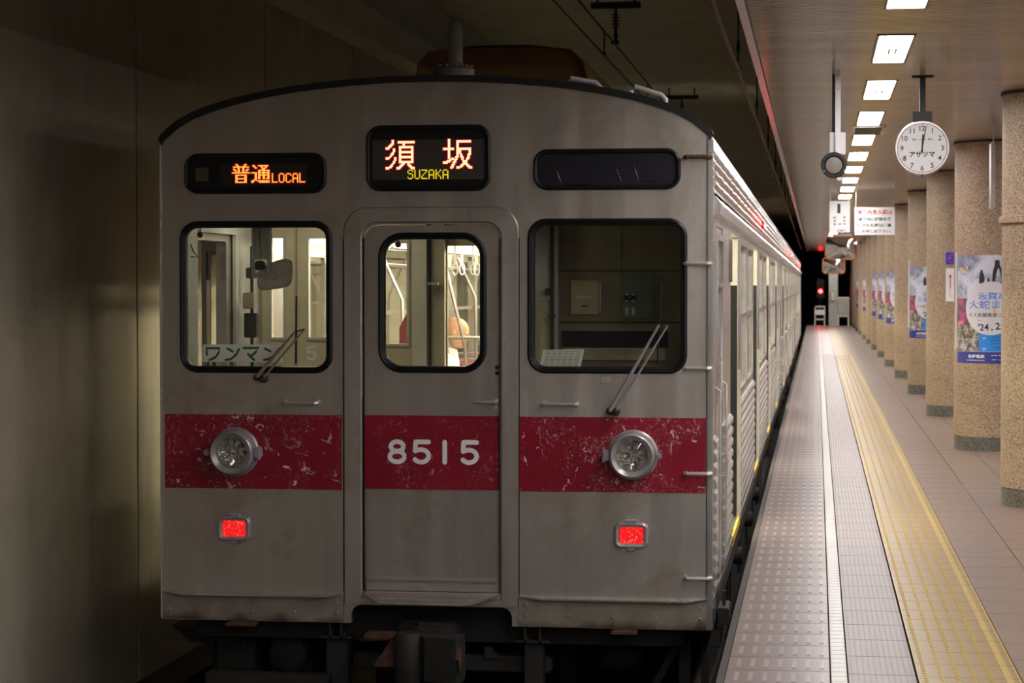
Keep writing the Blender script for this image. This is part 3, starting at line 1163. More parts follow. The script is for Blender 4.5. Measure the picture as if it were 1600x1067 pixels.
# door surround: wide raised frame, rounded at the top
def arch(px0, py0, px1, py1, r):
    return rrF(px0, py0, px1, py1, r, rb=.002, n=8)
fo, fi = arch(537, 323, 811, 945, .125), arch(566, 348, 783, 937, .080)
fo2, fi2 = arch(539, 325, 809, 945, .120), arch(564, 346, 785, 937, .085)
m = MB().loft([y3(fo, YF), y3(fo2, YF - .010), y3(fi2, YF - .010), y3(fi, YF - .003), y3(fi, YF + .04)])
tp('door_surround', m, 'steel')
# front door leaf, recessed
dh = rrF(595, 368, 755, 579, .11)
m = MB().plate(rrF(569, 352, 781, 925, .07, rb=.002), [dh], YF + .014, YF + .05)
door = tp('front_door', m, 'steel_door')
m = MB().box(F(571, 0)[0], F(779, 0)[0], YF + .004, YF + .02, F(0, 924)[1], F(0, 912)[1])
m.box(F(574, 0)[0], F(776, 0)[0], YF + .0, YF + .02, F(0, 908)[1], F(0, 904)[1])
tp('bottom_rail', m, 'steel', door)
m = MB().box(F(567, 0)[0], F(569.5, 0)[0], YF - .004, YF + .014, F(0, 925)[1], F(0, 372)[1])
m.box(F(780, 0)[0], F(782, 0)[0], YF - .004, YF + .014, F(0, 925)[1], F(0, 372)[1])
tp('door_seal', m, 'rubber', door)


def gasket(name, px0, py0, px1, py1, r, wd, parent, y0=YF):
    L = []
    for ins, dy in ((0, 0), (.003, -.010), (wd * .35, -.015), (wd * .6, -.011), (wd * .66, -.016), (wd * .92, -.012), (wd, 0), (wd, .03)):
        L.append(y3(rrF(px0, py0, px1, py1, r, ins, n=9), y0 + dy))
    return tp(name, MB().loft(L), 'rubber', parent)


def pane(name, px0, py0, px1, py1, r, parent, y, mat='glass'):
    lp = rrF(px0, py0, px1, py1, r, 0, n=9)
    m = MB().plate(lp, [], y, y + .004)
    return tp(name, m, mat, parent, smooth=0)


gasket('window_seal', 281, 345, 520, 583, .095, .036, train)
pane('windscreen', 287, 351, 514, 577, .08, train, YF + .012)
gasket('window_seal', 824, 341, 1074, 584, .095, .036, train)
pane('windscreen', 830, 347, 1068, 578, .08, train, YF + .012)
gasket('window_seal', 590, 363, 760, 583, .125, .036, door, YF + .014)
pane('door_glass', 596, 369, 754, 577, .10, door, YF + .024)

# red bands
def band(px0, py0, px1, py1, mat, parent, y, name='red_band', label=None):
    x0, x1 = F(px0, 700)[0], F(px1, 700)[0]
    z1, z0 = F((px0 + px1) / 2, py0)[1], F((px0 + px1) / 2, py1)[1]
    return tp(name, MB().box(x0, x1, y, y + .004, z0, z1), mat, parent, label, smooth=0)


band(258, 647.5, 534, 763.5, 'red_a', train, YF - .004, label='scratched crimson band plate')
bc = band(568, 649.5, 780, 765, 'red_b', door, YF + .010, label='crimson band plate numbered 8515')
band(812, 652, 1103, 769, 'red_c', train, YF - .004, label='heavily chipped crimson band plate')
# 8515 in rounded numerals
yb = YF + .0085
zt, zb2 = F(676, 687)[1], F(676, 726)[1]
hh = zt - zb2


def numeral(ch, xc, wd, st=.0245):
    m = MB()
    hw = wd / 2 - st / 2
    t_, b_ = zt - st / 2, zb2 + st / 2
    H = t_ - b_
    if ch == '8':
        r1 = H * .235
        ribbon(m, arc(xc, t_ - r1, hw * .86, 0, 360, 24, r1), st, yb, cap=False)
        ribbon(m, arc(xc, b_ + (H - 2 * r1) / 2, hw, 0, 360, 24, (H - 2 * r1) / 2), st, yb - .0002, cap=False)
    elif ch == '1':
        ribbon(m, [(xc, t_), (xc, b_)], st, yb)
    elif ch == '5':
        ry = H * .31
        ribbon(m, [(xc + hw, t_), (xc - hw * .72, t_)], st, yb)
        ribbon(m, [(xc - hw * .72, t_), (xc - hw * .78, b_ + ry * 1.75)], st, yb - .0002)
        ribbon(m, [(xc - hw * .78, b_ + ry * 1.78)] + arc(xc, b_ + ry, hw, 118, -145, 24, ry), st, yb - .0004)
    return m


for ch, p0, p1 in (('8', 605, 635), ('5', 642, 673), ('1', 689, 700), ('5', 717, 748)):
    a, b = F(p0, 700)[0], F(p1, 700)[0]
    tp('numeral', numeral(ch, (a + b) / 2, b - a), 'num_grey', door, smooth=0)

# skirt plates with ledges above, studs
for px0, px1, pyt, pyb, lg in ((255.5, 537, 925.5, 970, 0), (811, 1105, 934, 983, 1)):
    x0, x1 = F(px0, 950)[0], F(px1, 950)[0]
    zt_, zb_ = F((px0 + px1) / 2, pyt)[1], ZB + .004
    sk = tp('skirt_plate', MB().box(x0, x1, YF - .008, YF, zb_, zt_), 'skirt')
    m = MB()
    for i in range(5):
        for zz in (zt_ - .045, zt_ - .098):
            x = x0 + .035 + (x1 - x0 - .07) * i / 4
            m.lathe((x, YF - .008, zz), (0, -1, 0), [(.0085, 0), (.0085, .004), (.004, .007)], 8, cap1=True)
    tp('studs', m, 'skirt', sk, kind='stuff')
    # ledge: long shallow wedge
    m = MB()
    zl = zt_ + .004
    m.loft([[(x0, YF, zl), (x0, YF - .012, zl), (x0, YF - .012, zl - .006), (x0, YF, zl - .008)],
            [(x0 + .12 * 1, YF, zl), (x0 + .12, YF - .045, zl - .010), (x0 + .12, YF - .045, zl - .018), (x0 + .12, YF, zl - .01)],
            [(x1 - .10, YF, zl), (x1 - .10, YF - .045, zl - .010), (x1 - .10, YF - .045, zl - .018), (x1 - .10, YF, zl - .01)],
            [(x1, YF, zl), (x1, YF - .012, zl), (x1, YF - .012, zl - .006), (x1, YF, zl - .008)]], True, True)
    tp('ledge', m, 'steel_bright')
    tp('panel_joint', MB().box(x1 - .004, x1 + .0, YF - .0095, YF, zb_, zt_), 'steel_bright', sk)
# vertical panel joints of the front
m = MB()
for px, a, b in ((536.5, 372, 925), (811.5, 372, 932), (566, 620, 930)):
    x = F(px, 600)[0]
    m.box(x - .0018, x + .0018, YF - .0035, YF, F(px, b)[1], F(px, a)[1])
tp('panel_joint', m, 'dark_iron')
# corner posts
for xa, xb in ((XR - .022, XR + .006), (XL - .004, XL + .008)):
    tp('corner_post', MB().bbox(xa, xb, YF - .010, YF + .07, ZB + .006, 2.285, .004), 'steel_bright')
xj = F(1104, 600)[0]
tp('corner_joint', MB().box(xj - .0015, xj + .0015, YF - .003, YF, ZB + .01, 2.30), 'dark_iron')

# door step plate
zs = F(675, 926)[1]
m = MB()
x0, x1 = F(570, 930)[0], F(781, 930)[0]
top = [(x0, YF, zs), (x1, YF, zs), (x1 - .06, YF - .12, zs - .012), (x1 - .14, YF - .17, zs - .030), (x0 + .10, YF - .17, zs - .030), (x0 + .02, YF - .06, zs - .008)]
m.loft([[(a, b, c - .008) for a, b, c in top], top], True, True)
stp = tp('step_plate', m, 'steel_door', label='sloping steel step below the front door')
m = MB()
for i in range(2):
    m.box(x0 + .1, x1 - .12, YF - .07 - i * .05, YF - .065 - i * .05, zs - .018 - i * .006, zs - .008 - i * .006)
tp('tread_rib', m, 'steel_bright', stp)
m = MB().bbox(F(572, 0)[0], F(781, 0)[0], YF - .016, YF, F(0, 934)[1], F(0, 925)[1], .004)
tp('door_sill', m, 'steel')

# ---------------- indicator boxes
def sign_box(px0, py0, px1, py1, r, wd, label):
    L = []
    for ins, dy in ((0, 0), (.004, -.016), (wd * .5, -.020), (wd, -.016), (wd + .004, -.002)):
        L.append(y3(rrF(px0, py0, px1, py1, r, ins, n=9), YF + dy))
    m = MB().loft(L)
    m.loft([y3(rrF(px0, py0, px1, py1, r, wd + .002, n=9), YF - .003)], True)
    return tp('indicator_box', m, 'rubber', train, label)


s1 = sign_box(288, 239, 511, 303, .075, .020, 'black indicator box reading 普通 LOCAL')
s2 = sign_box(572, 195, 767, 299, .075, .022, 'black destination box reading 須坂 SUZAKA')
s3 = sign_box(833, 232, 1064, 297, .075, .022, 'blanked indicator box with peeling black film')
# dark display matrices
def drect(px0, py0, px1, py1, y, mat, parent, name):
    x0, x1 = F(px0, (py0 + py1) / 2)[0], F(px1, (py0 + py1) / 2)[0]
    z1, z0 = F((px0 + px1) / 2, py0)[1], F((px0 + px1) / 2, py1)[1]
    return tp(name, MB().box(x0, x1, y, y + .002, z0, z1), mat, parent, smooth=0)


drect(582, 218, 757, 280.5, YF - .0065, 'led_grid', s2, 'led_panel')
n = NT('led_grid_dark'); v = n.coord(); ck = n.n('ShaderNodeTexChecker'); ck.inputs['Scale'].default_value = 320.; n.l(v, ck.inputs['Vector'])
n.set(col=n.mix(ck.outputs['Fac'], rgb(48, 42, 40), rgb(28, 25, 26)), rough=.5); M['led_dark'] = n.m
drect(345, 256, 480, 290, YF - .0065, 'led_dark', s1, 'led_panel')
drect(306, 262, 326, 283, YF - .0065, 'olive_dk', s1, 'side_lamp_window')


def grid_rows(spec):
    """spec: list of (row, [(c0,c1),...])"""
    s = set()
    for r, cs in spec:
        for c in cs:
            if isinstance(c, int): s.add((c, r))
            else:
                for q in range(c[0], c[1] + 1): s.add((q, r))
    return s


SU = grid_rows([(0, [(5, 6)]), (1, [(5, 6), (10, 23)]), (2, [(5, 6), (10, 23)]), (3, [(4, 6), (14, 15)]), (4, [(3, 5), (14, 15)]), (5, [(2, 4), (11, 22)]), (6, [(0, 3), (11, 22)]),
                (7, [(0, 2), (6, 7), (11, 12), (21, 22)]), (8, [(6, 7), (11, 12), (21, 22)]), (9, [(6, 7), (11, 22)]), (10, [(5, 6), (11, 22)]), (11, [(4, 6), (11, 12), (21, 22)]),
                (12, [(4, 5), (11, 12), (21, 22)]), (13, [(3, 4), (11, 22)]), (14, [(0, 3), (7, 8), (11, 22)]), (15, [(0, 2), (7, 8), (11, 12), (21, 22)]), (16, [(7, 8), (11, 12), (21, 22)]),
                (17, [(6, 7), (11, 22)]), (18, [(6, 7), (11, 22)]), (19, [(5, 6), (13, 15), (18, 19)]), (20, [(4, 5), (12, 14), (18, 20)]), (21, [(3, 5), (11, 13), (19, 21)]), (22, [(0, 4), (9, 12), (20, 23)]), (23, [(0, 2), (9, 11), (21, 23)])])
SAKA = grid_rows([(r, [(4, 5)]) for r in range(0, 16)] + [(7, [(0, 8)]), (8, [(0, 8)]), (15, [(7, 8)]), (16, [(5, 8)]), (17, [(3, 6)]), (18, [(0, 5)]), (19, [(0, 3)])] +
                 [(1, [(11, 22)]), (2, [(11, 22)])] + [(r, [(11, 12)]) for r in range(3, 14)] + [(14, [(10, 12)]), (15, [(10, 11)]), (16, [(9, 11)]), (17, [(9, 10)]), (18, [(8, 10)]), (19, [(8, 9)]), (20, [(7, 9)]), (21, [(7, 8)]), (22, [(6, 8)]), (23, [(6, 7)])] +
                 [(7, [(13, 22)]), (8, [(13, 22)])] + [(r, [(21, 22), (13, 14)]) for r in range(9, 12)] + [(12, [(20, 22), (14, 15)]), (13, [(20, 21), (14, 15)]), (14, [(20, 21), (14, 16)]), (15, [(19, 21), (15, 16)]), (16, [(19, 20), (15, 16)]),
                  (17, [(16, 19)]), (18, [(16, 19)]), (19, [(16, 19)]), (20, [(15, 20)]), (21, [(14, 16), (19, 21)]), (22, [(11, 15), (20, 23)]), (23, [(11, 13), (21, 23)])])
FU = grid_rows([(0, [(3, 4), (11, 12)]), (1, [(4, 5), (10, 11)]), (2, [(1, 14)]), (3, [5, 6, 9, 10]), (4, [1, 2, 5, 6, 9, 10, 13, 14]), (5, [2, 3, 5, 6, 9, 10, 12, 13]), (6, [3, 5, 6, 9, 10, 12]), (7, [(0, 15)]),
                (9, [(3, 12)]), (10, [3, 4, 11, 12]), (11, [3, 4, 11, 12]), (12, [(3, 12)]), (13, [3, 4, 11, 12]), (14, [3, 4, 11, 12]), (15, [(3, 12)])])
H_ = [6, 7, 10, 11, 14, 15]
TSU = grid_rows([(1, [1, 2, (6, 14)]), (2, [2, 3, 8, 9, 12, 13]), (3, [3, 4, 9, 10, 11, 12]), (4, [(9, 11)]), (5, [(6, 15)]), (6, H_), (7, [(0, 4), (6, 15)]), (8, [3, 4] + H_), (9, [3, 4, (6, 15)]), (10, [3, 4] + H_), (11, [3, 4] + H_),
                 (12, [3, 4, 6, 7, 10, 11, 13, 14, 15]), (13, [2, 3, 4]), (14, [0, 1, 2, 5, 6, (7, 15)]), (15, [0, 1, (7, 15)])])
GL = {'L': ['X....', 'X....', 'X....', 'X....', 'X....', 'X....', 'X....', 'XXXXX'], 'O': ['.XXX.', 'X...X', 'X...X', 'X...X', 'X...X', 'X...X', 'X...X', '.XXX.'],
      'C': ['.XXX.', 'X...X', 'X....', 'X....', 'X....', 'X....', 'X...X', '.XXX.'], 'A': ['.XXX.', 'X...X', 'X...X', 'X...X', 'XXXXX', 'X...X', 'X...X', 'X...X'],
      'S': ['.XXX.', 'X...X', 'X....', '.XXX.', '....X', '....X', 'X...X', '.XXX.'], 'U': ['X...X'] * 7 + ['.XXX.'], 'Z': ['XXXXX', '....X', '...X.', '..X..', '.X...', 'X....', 'X....', 'XXXXX'],
      'K': ['X...X', 'X..X.', 'X.X..', 'XX...', 'X.X..', 'X..X.', 'X...X', 'X...X']}


def word(s, c0, r0, pitch=6):
    out = set()
    for i, ch in enumerate(s):
        for r, row in enumerate(GL[ch]):
            for c, q in enumerate(row):
                if q == 'X': out.add((c0 + i * pitch + c, r0 + r))
    return out


def leds(cells, px0, py0, pitch, mat, y, parent, name, halo=None):
    x0, z0 = F(px0, py0)
    p = pitch * D / FPX * 1.008
    m = MB(); hm = MB()
    for c, r in cells:
        x, z = x0 + (c + .5) * p, z0 - (r + .5) * p
        s = p * .46
        m.add([(x - s, y, z - s), (x + s, y, z - s), (x + s, y, z + s), (x - s, y, z + s)], [(0, 1, 2, 3)])
        if halo:
            s = p * 1.05
            hm.add([(x - s, y + .0008, z - s), (x + s, y + .0008, z - s), (x + s, y + .0008, z + s), (x - s, y + .0008, z + s)], [(0, 1, 2, 3)])
    me = m.mesh(name, 0, recalc=False)
    o = link(name, me, M[mat], parent, -wloc(parent)); o['kind'] = 'stuff'
    if halo:
        me = hm.mesh('led_fringe', 0, recalc=False)
        o = link('led_fringe', me, M[halo], parent, -wloc(parent)); o['kind'] = 'stuff'


leds({(c + 0, r) for c, r in SU}, 602.9, 218.8, 1.94, 'led_white', YF - .0090, s2, 'led_dots', 'led_red')
leds(SAKA, 692.5, 217.4, 1.94, 'led_white', YF - .0090, s2, 'led_dots', 'led_red')
leds(word('SUZAKA', 0, 0), 637.0, 265.2, 1.87, 'led_yellow', YF - .0092, s2, 'led_dots')
leds(FU | {(c + 17, r) for c, r in TSU} | word('LOCAL', 35, 8), 363, 256.6, 1.86, 'led_orange', YF - .0090, s1, 'led_dots', 'led_red')
# peeling film creases on the blanked box
m = MB()
random.seed(3)
for px, py, dx, dy in ((868, 262, 10, 26), (880, 284, -4, 10), (905, 284, 22, -16), (925, 284, 14, -18), (964, 264, 8, 22), (972, 262, -7, 20), (991, 260, 8, 24), (935, 282, 20, -10), (1000, 284, 30, -1), (880, 288, 50, 1)):
    a = F(px, py); b = F(px + dx * .55, py + dy * .6); c = F(px + dx, py + dy)
    m.tube([(a[0], YF - .003, a[1]), (b[0], YF - .006, b[1]), (c[0], YF - .003, c[1])], [.0008, .0032, .0008], 5)
tp('peeling_film', m, 'navy', s3, kind='stuff')
drect(842, 240, 1055, 289, YF - .0035, 'navy', s3, 'film')

# ---------------- head lamps
def headlight(pxc, pyc, hinge):
    x, z = F(pxc, pyc)
    R0, R1, RL = .128, .110, .082
    m = MB().lathe((x, YF - .004, z), (0, -1, 0), [(R0, 0), (R0, .012), (R0 - .008, .018), (R0 - .010, .070), (R1 + .004, .088), (R1, .098), (R1 - .006, .102), (RL + .012, .094), (RL, .080), (RL, .05)], 44)
    for a in range(0):
        pass
    h = tp('headlight', m, 'silver_paint', train, 'round silver headlight in a hinged ring')
    q = MB().lathe((x, YF - .004, z), (0, -1, 0), [(.082, .070), (.074, .052), (.055, .030), (.030, .014), (.010, .008)], 28, cap1=True)
    # faceted reflector wedges
    for i in range(9):
        a = i * 2 * pi / 9 + .3
        q.tube([(x + .012 * cos(a), YF - .02, z + .012 * sin(a)), (x + .045 * cos(a + .2), YF - .036, z + .045 * sin(a + .2)), (x + .07 * cos(a), YF - .058, z + .07 * sin(a))], [.006, .016, .010], 5)
    q.sphere((x, YF - .045, z), .015, 10, 6)
    tp('reflector', q, 'reflector', h, smooth=20)
    g = MB().lathe((x, YF - .004, z), (0, -1, 0), [(.083, .078), (.06, .083), (.03, .086), (.004, .087)], 28, cap1=True)
    tp('lamp_glass', g, 'glass_lamp', h)
    s = hinge
    q = MB().bbox(x + s * (R0 - .012), x + s * (R0 + .020), YF - .085, YF - .01, z - .026, z + .026, .005)
    q.tube([(x + s * (R0 + .016), YF - .07, z - .034), (x + s * (R0 + .016), YF - .07, z + .034)], .009, 8)
    tp('hinge', q, 'silver_paint', h)
    q = MB().bbox(x - s * (R0 - .006), x - s * (R0 + .020), YF - .085, YF - .05, z - .016, z + .016, .006)
    q.lathe((x - s * (R0 + .010), YF - .09, z), (0, -1, 0), [(.007, 0), (.007, .012)], 8, cap1=True)
    tp('catch', q, 'silver_paint', h)


headlight(368.5, 705.5, 1)
headlight(989.5, 710.5, -1)


def taillight(px0, py0, px1, py1):
    xm, zm = F((px0 + px1) / 2, (py0 + py1) / 2)
    w_, h_ = .170, .128
    L = []
    for ins, dy, r in ((0, 0, .03), (.002, -.03, .03), (.008, -.036, .026), (.020, -.032, .016), (.024, -.014, .012)):
        L.append(y3(rr(xm - w_ / 2 + ins, xm + w_ / 2 - ins, zm - h_ / 2 + ins, zm + h_ / 2 - ins, r, n=6), YF + dy))
    t = tp('tail_light', MB().loft(L), 'silver_paint', train, 'rectangular silver-framed tail light glowing red')
    tp('red_lens', MB().bbox(xm - .059, xm + .059, YF - .024, YF - .005, zm - .042, zm + .042, .004), 'tail_red', t)
    q = MB().box(xm - .061, xm + .061, YF - .012, YF - .001, zm - .046, zm + .046)
    tp('lamp_recess', q, 'black', t)
    q = MB().bbox(xm - .028, xm + .028, YF - .034, YF, zm + h_ / 2 - .006, zm + h_ / 2 + .014, .004)
    q.tube([(xm - .03, YF - .03, zm + h_ / 2 + .010), (xm + .03, YF - .03, zm + h_ / 2 + .010)], .006, 8)
    tp('hinge', q, 'silver_paint', t)
    tp('catch', MB().bbox(xm - .018, xm + .018, YF - .030, YF - .01, zm - h_ / 2 - .016, zm - h_ / 2 + .006, .004), 'silver_paint', t)


taillight(341, 804, 394, 846)
taillight(960, 815, 1014, 856)

# ---------------- handles, steps, wipers on the front
def bar_handle(px0, px1, py):
    (a, z), (b, _) = F(px0, py), F(px1, py)
    m = MB().tube([(a, YF, z + .004), (a, YF - .035, z), (a + .008, YF - .045, z), (b - .008, YF - .045, z), (b, YF - .035, z), (b, YF, z + .004)], .0095, 8)
    h = tp('grab_handle', m, 'handle')
    m = MB()
    for x in (a, b):
        m.lathe((x, YF, z + .004), (0, -1, 0), [(.015, 0), (.015, .004)], 12, cap1=True)
    tp('handle_foot', m, 'handle', h)


bar_handle(447, 497, 629)
bar_handle(850, 902, 631)
for py in (246, 412, 575, 739, 902):      # toothed steps up the right corner
    (a, z), (b, _) = F(1071, py), F(1109, py)
    m = MB().tube([(a, YF, z), (a, YF - .040, z), (a + .01, YF - .052, z), (b - .01, YF - .052, z), (b + .004, YF - .04, z), (b + .004, YF, z)], .0105, 8)
    for i in range(5):
        x = a + .01 + (b - a - .02) * i / 4
        m.loft([[(x - .004, YF - .056, z + .005), (x + .004, YF - .056, z + .005), (x + .004, YF - .046, z + .005), (x - .004, YF - .046, z + .005)],
                [(x - .001, YF - .052, z + .015), (x + .001, YF - .052, z + .015), (x + .001, YF - .050, z + .015), (x - .001, YF - .050, z + .015)]], False, True)
    tp('corner_step', m, 'handle' if py != 246 else 'rust')
# door handle and lock
(a, z), (b, _) = F(741, 628), F(776, 628)
m = MB().tube([(a, YF - .022, z + .001), (a + .02, YF - .026, z), (b - .01, YF - .024, z), (b, YF + .01, z)], [.005, .0085, .0085, .010], 8)
m.lathe((b - .004, YF + .014, z), (0, -1, 0), [(.020, 0), (.018, .008), (.008, .012)], 14, cap1=True)
m.lathe((F(774, 636)[0], YF + .014, F(774, 637)[1]), (0, -1, 0), [(.010, 0), (.009, .008)], 12, cap1=True)
tp('door_handle', m, 'handle', door)
m = MB()
for py in (574, 583):
    x, z = F(776, py)
    m.lathe((x, YF + .014, z), (0, -1, 0), [(.011, 0), (.010, .006), (.004, .009)], 12, cap1=True)
tp('lock', m, 'dark_iron', door)
# oval plug below the right windscreen
x, z = F(947, 594)
m = MB().loft([y3(rr(x - .028, x + .028, z - .016, z + .016, .0155), YF), y3(rr(x - .027, x + .027, z - .015, z + .015, .0145), YF - .004)], False, True)
m.lathe((x, YF - .004, z + .002), (0, -1, 0), [(.007, 0), (.007, .012)], 10, cap1=True)
tp('wiper_plug', m, 'handle')


def wiper(piv, piv2, end1, end2, b0, b1, mat):
    P = lambda p, y: (F(*p)[0], y, F(*p)[1])
    h = tp('wiper', MB().tube([P(piv, YF - .05), P(end1, YF - .045)], [.011, .006], 8), mat)
    tp('link_arm', MB().tube([P(piv2, YF - .045), P(end2, YF - .045)], [.007, .005], 6), mat, h)
    m = MB()
    for q in (piv, piv2):
        m.lathe(P(q, YF), (0, -1, 0), [(.020, 0), (.020, .03), (.014, .055), (.006, .06)], 12, cap1=True)
    m.tube([P(end1, YF - .047), P(end2, YF - .047)], .004, 6)
    tp('wiper_pivot', m, 'rust' if mat == 'rust' else 'dark_iron', h)
    m = MB().tube([P(b0, YF - .022), P(b1, YF - .022)], .0055, 6)
    tp('wiper_blade', m, 'rubber', h)
    return h


M['worn_arm'] = plain('worn_wiper_arm', (150, 132, 112), .6, .3, .4, 60)
wiper((404, 589), (413, 592), (464, 518), (479, 514), (465, 463), (464, 568), 'worn_arm')
wiper((954, 642), (963, 643), (1031, 507), (1044, 508), (1033, 443), (1028, 568), 'silver_paint')

# ---------------- roof, sides, floor of every car
CL = 20.0


def roof_mb(y0, y1):
    p = arcpts(0, .004)
    m = MB().loft([[(q[0], y0, q[1]) for q in p], [(q[0], y1, q[1]) for q in p]], closed=False)
    p2 = arcpts(.05, .06)
    m.loft([[(q[0], y0, q[1]) for q in p2], [(q[0], y1, q[1]) for q in p2]], closed=False)
    return m


DOORS = [3.05 + 4.8 * k for k in range(4)]
DW = .65
ZT, WZ0, WZ1, FLZ = 1.87, .84, 1.83, .04
WINS = []
for k in range(3):
    c = DOORS[k]
    WINS += [(c + .95, c + 2.32), (c + 2.48, c + 3.85)]
WINS.append((18.40, 19.55))
CAB = (.42, 1.12)


def side_mb(xi, xo, y0, cab):
    outer = [(y0 + .04, -.06), (y0 + CL - .04, -.06), (y0 + CL - .04, 2.03), (y0 + .04, 2.03)]
    holes = []
    for c in DOORS: holes.append([(y0 + c - DW, -.0), (y0 + c + DW, -.0), (y0 + c + DW, ZT), (y0 + c - DW, ZT)])
    for a, b in WINS: holes.append(rr(y0 + a, y0 + b, WZ0, WZ1, .04, n=3))
    if cab: holes.append(rr(y0 + CAB[0] + .06, y0 + CAB[1] - .06, .95, 1.80, .03, n=3))
    else: holes.append(rr(y0 + .5, y0 + 1.7, WZ0, WZ1, .04, n=3))
    return MB().plate(outer, holes, xi, xo, 'yz')


def ridges(m, x, sgn, ya, yb, z0, z1, n, dep=.020):
    """pressed ridges, run along the car"""
    p = (z1 - z0) / n
    for i in range(n):
        z = z0 + i * p
        prof = [(0, z + .004), (dep, z + p * .22), (dep, z + p * .62), (dep * .35, z + p * .90), (0, z + p * .94)]
        m.loft([[(x + sgn * a, y, b) for a, b in prof] for y in (ya, yb)], True, True)


# segments of ribbed panel between doors
SEG = [(.075, .36), (1.22, DOORS[0] - DW - .07)] + [(DOORS[k] + DW + .07, DOORS[k + 1] - DW - .07) for k in range(3)] + [(DOORS[3] + DW + .07, CL - .10)]


def car(k):
    y0 = D + k * (CL + .5)
    cab = k == 0
    tp('roof', roof_mb(y0 + (.02 if cab else .04), y0 + CL - .04), 'roof')
    for s, X in ((1, XR), (-1, XL)):
        tp('side_wall', side_mb(X - s * .06, X, y0, cab), 'steel_side', smooth=0)
        m = MB()
        # upper fluted letterboard, leaning in to meet the roof
        m.loft([[(X, y, 1.97), (X, y, 2.30), (X - s * .06, y, 2.335), (X - s * .06, y, 1.97)] for y in (y0 + .06, y0 + CL - .04)], True, True)
        for (za, d) in ((2.045, .016), (2.095, .018), (2.145, .018), (2.195, .016)):
            prof = [(0, za), (d * .8, za + .012), (d, za + .022), (d * .8, za + .032), (0, za + .044)]
            # slightly wavy so that the reflections break up
            ny = 200
            L = []
            for i in range(ny + 1):
                y = y0 + .075 + (CL - .15) * i / ny
                wob = .0016 * sin(i * .9 + za * 40) + .0012 * sin(i * 2.1 + za * 90) + random.uniform(-.0009, .0009)
                L.append([(X + s * (a + (wob if a else 0)), y, b + wob) for a, b in prof])
            m.loft(L, True, True)
        tp('fluted_cantrail', m, 'steel_side')
        # door rail gutter
        m = MB().loft([[(X, y, 1.905), (X + s * .034, y, 1.915), (X + s * .040, y, 1.965), (X + s * .012, y, 2.005), (X, y, 2.01)] for y in (y0 + .09, y0 + CL - .1)], True, True)
        tp('door_rail', m, 'steel_side')
        for a, b in SEG:
            m = MB()
            ridges(m, X, s, y0 + a, y0 + b, -.03, .775, 12, .022)
            tp('ribbed_panel', m, 'steel_side', smooth=20)
        tp('sole_bar', MB().box(X - s * .04, X + s * .004, y0 + .04, y0 + CL - .04, -.196, -.06), 'steel_side')
        m = MB().box(X - s * .01, X + s * .006, y0 + 1.3, y0 + CL - .3, -.081, -.078)
        tp('sill_line', m, 'rust')
        if s > 0 or True:
            # window frames and glass
            fr = MB(); gl = MB()
            for a, b in WINS + ([] if cab else [(.5, 1.7)]):
                o_ = rr(y0 + a - .03, y0 + b + .03, WZ0 - .03, WZ1 + .03, .05, n=3); i_ = rr(y0 + a, y0 + b, WZ0, WZ1, .04, n=3)
                fr.plate(o_, [i_], X, X + s * .008, 'yz')
                fr.box(X - s * .03, X + s * .004, y0 + a, y0 + b, 1.32, 1.35)
                gl.box(X - s * .026, X - s * .022, y0 + a, y0 + b, WZ0, WZ1)
            tp('window_frames', fr, 'aluminium', kind='stuff')
            tp('window_panes', gl, 'glass_side', smooth=0, kind='stuff')
        for c in DOORS:
            if s > 0:
                # open doorway: cream jambs, yellow threshold
                yb_ = y0 + c + DW
                m = MB().box(X - .115, X - .004, yb_ - .05, yb_ - .0, -.0, ZT)
                tp('door_jamb', m, 'cream', smooth=0)
                m = MB().box(X - .115, X - .062, y0 + c - DW, y0 + c - DW + .012, 0, ZT)
                tp('door_jamb', m, 'cream', smooth=0)
                m = MB().box(X - .004, X + .018, yb_ - .015, yb_ + .050, .02, .98)
                tp('door_pocket_post', m, 'cream', smooth=0)
                m = MB().box(X - .03, X + .012, yb_ - .03, yb_ + .05, -.045, .02)
                tp('threshold_light', m, 'white', smooth=0)  # plain white block at the far end of the threshold
                tp('threshold', MB().box(X - .10, X + .016, y0 + c - DW, yb_, -.055, -.002), 'yellow_paint', smooth=0)
                tp('door_seal', MB().box(X - .05, X - .005, yb_ - .062, yb_ - .05, 0, 1.55), 'rubber', smooth=0)
            else:
                for q in (-1, 1):
                    a, b = sorted((y0 + c, y0 + c + q * DW))
                    m = MB().plate(rect(a + .004, b - .004, 0, ZT), [rr(a + .07, b - .07, .80, 1.74, .05, n=3)], X + .02, X + .05, 'yz')
                    dl = tp('side_door', m, 'steel_side', smooth=0)
                    tp('door_pane', MB().box(X + .033, X + .037, a + .07, b - .07, .80, 1.74), 'glass_side', dl, smooth=0)
    # floor, ceiling, ends
    tp('car_floor', MB().box(XL + .06, XR - .06, y0 + .05, y0 + CL - .04, -.07, -.005), 'grey_plastic', smooth=0)
    tp('car_ceiling', MB().box(XL + .07, XR - .07, y0 + .05, y0 + CL - .06, 2.16, 2.20), 'cream', smooth=0)
    tl = MB()
    for x in (XC - .45, XC + .45):
        for i in range(8):
            yy_ = y0 + (1.95 if cab else .8) + i * 2.4
            if yy_ + 1.2 < y0 + CL: tl.box(x - .05, x + .05, yy_, yy_ + 1.25, 2.12, 2.155)
    tp('saloon_tubes', tl, 'saloon_tube', smooth=0, kind='stuff')
    if not cab:
        m = MB().plate([(XL + .02, -.1), (XR - .02, -.1), (XR - .02, 2.28), (XL + .02, 2.28)], [], y0 + .04, y0 + .07, 'xz')
        tp('end_wall', m, 'steel_side', smooth=0)
        tp('gangway_bellows', MB().bbox(XC - .42, XC + .42, y0 - .5, y0 + .05, 0, 1.98, .03), 'rubber')
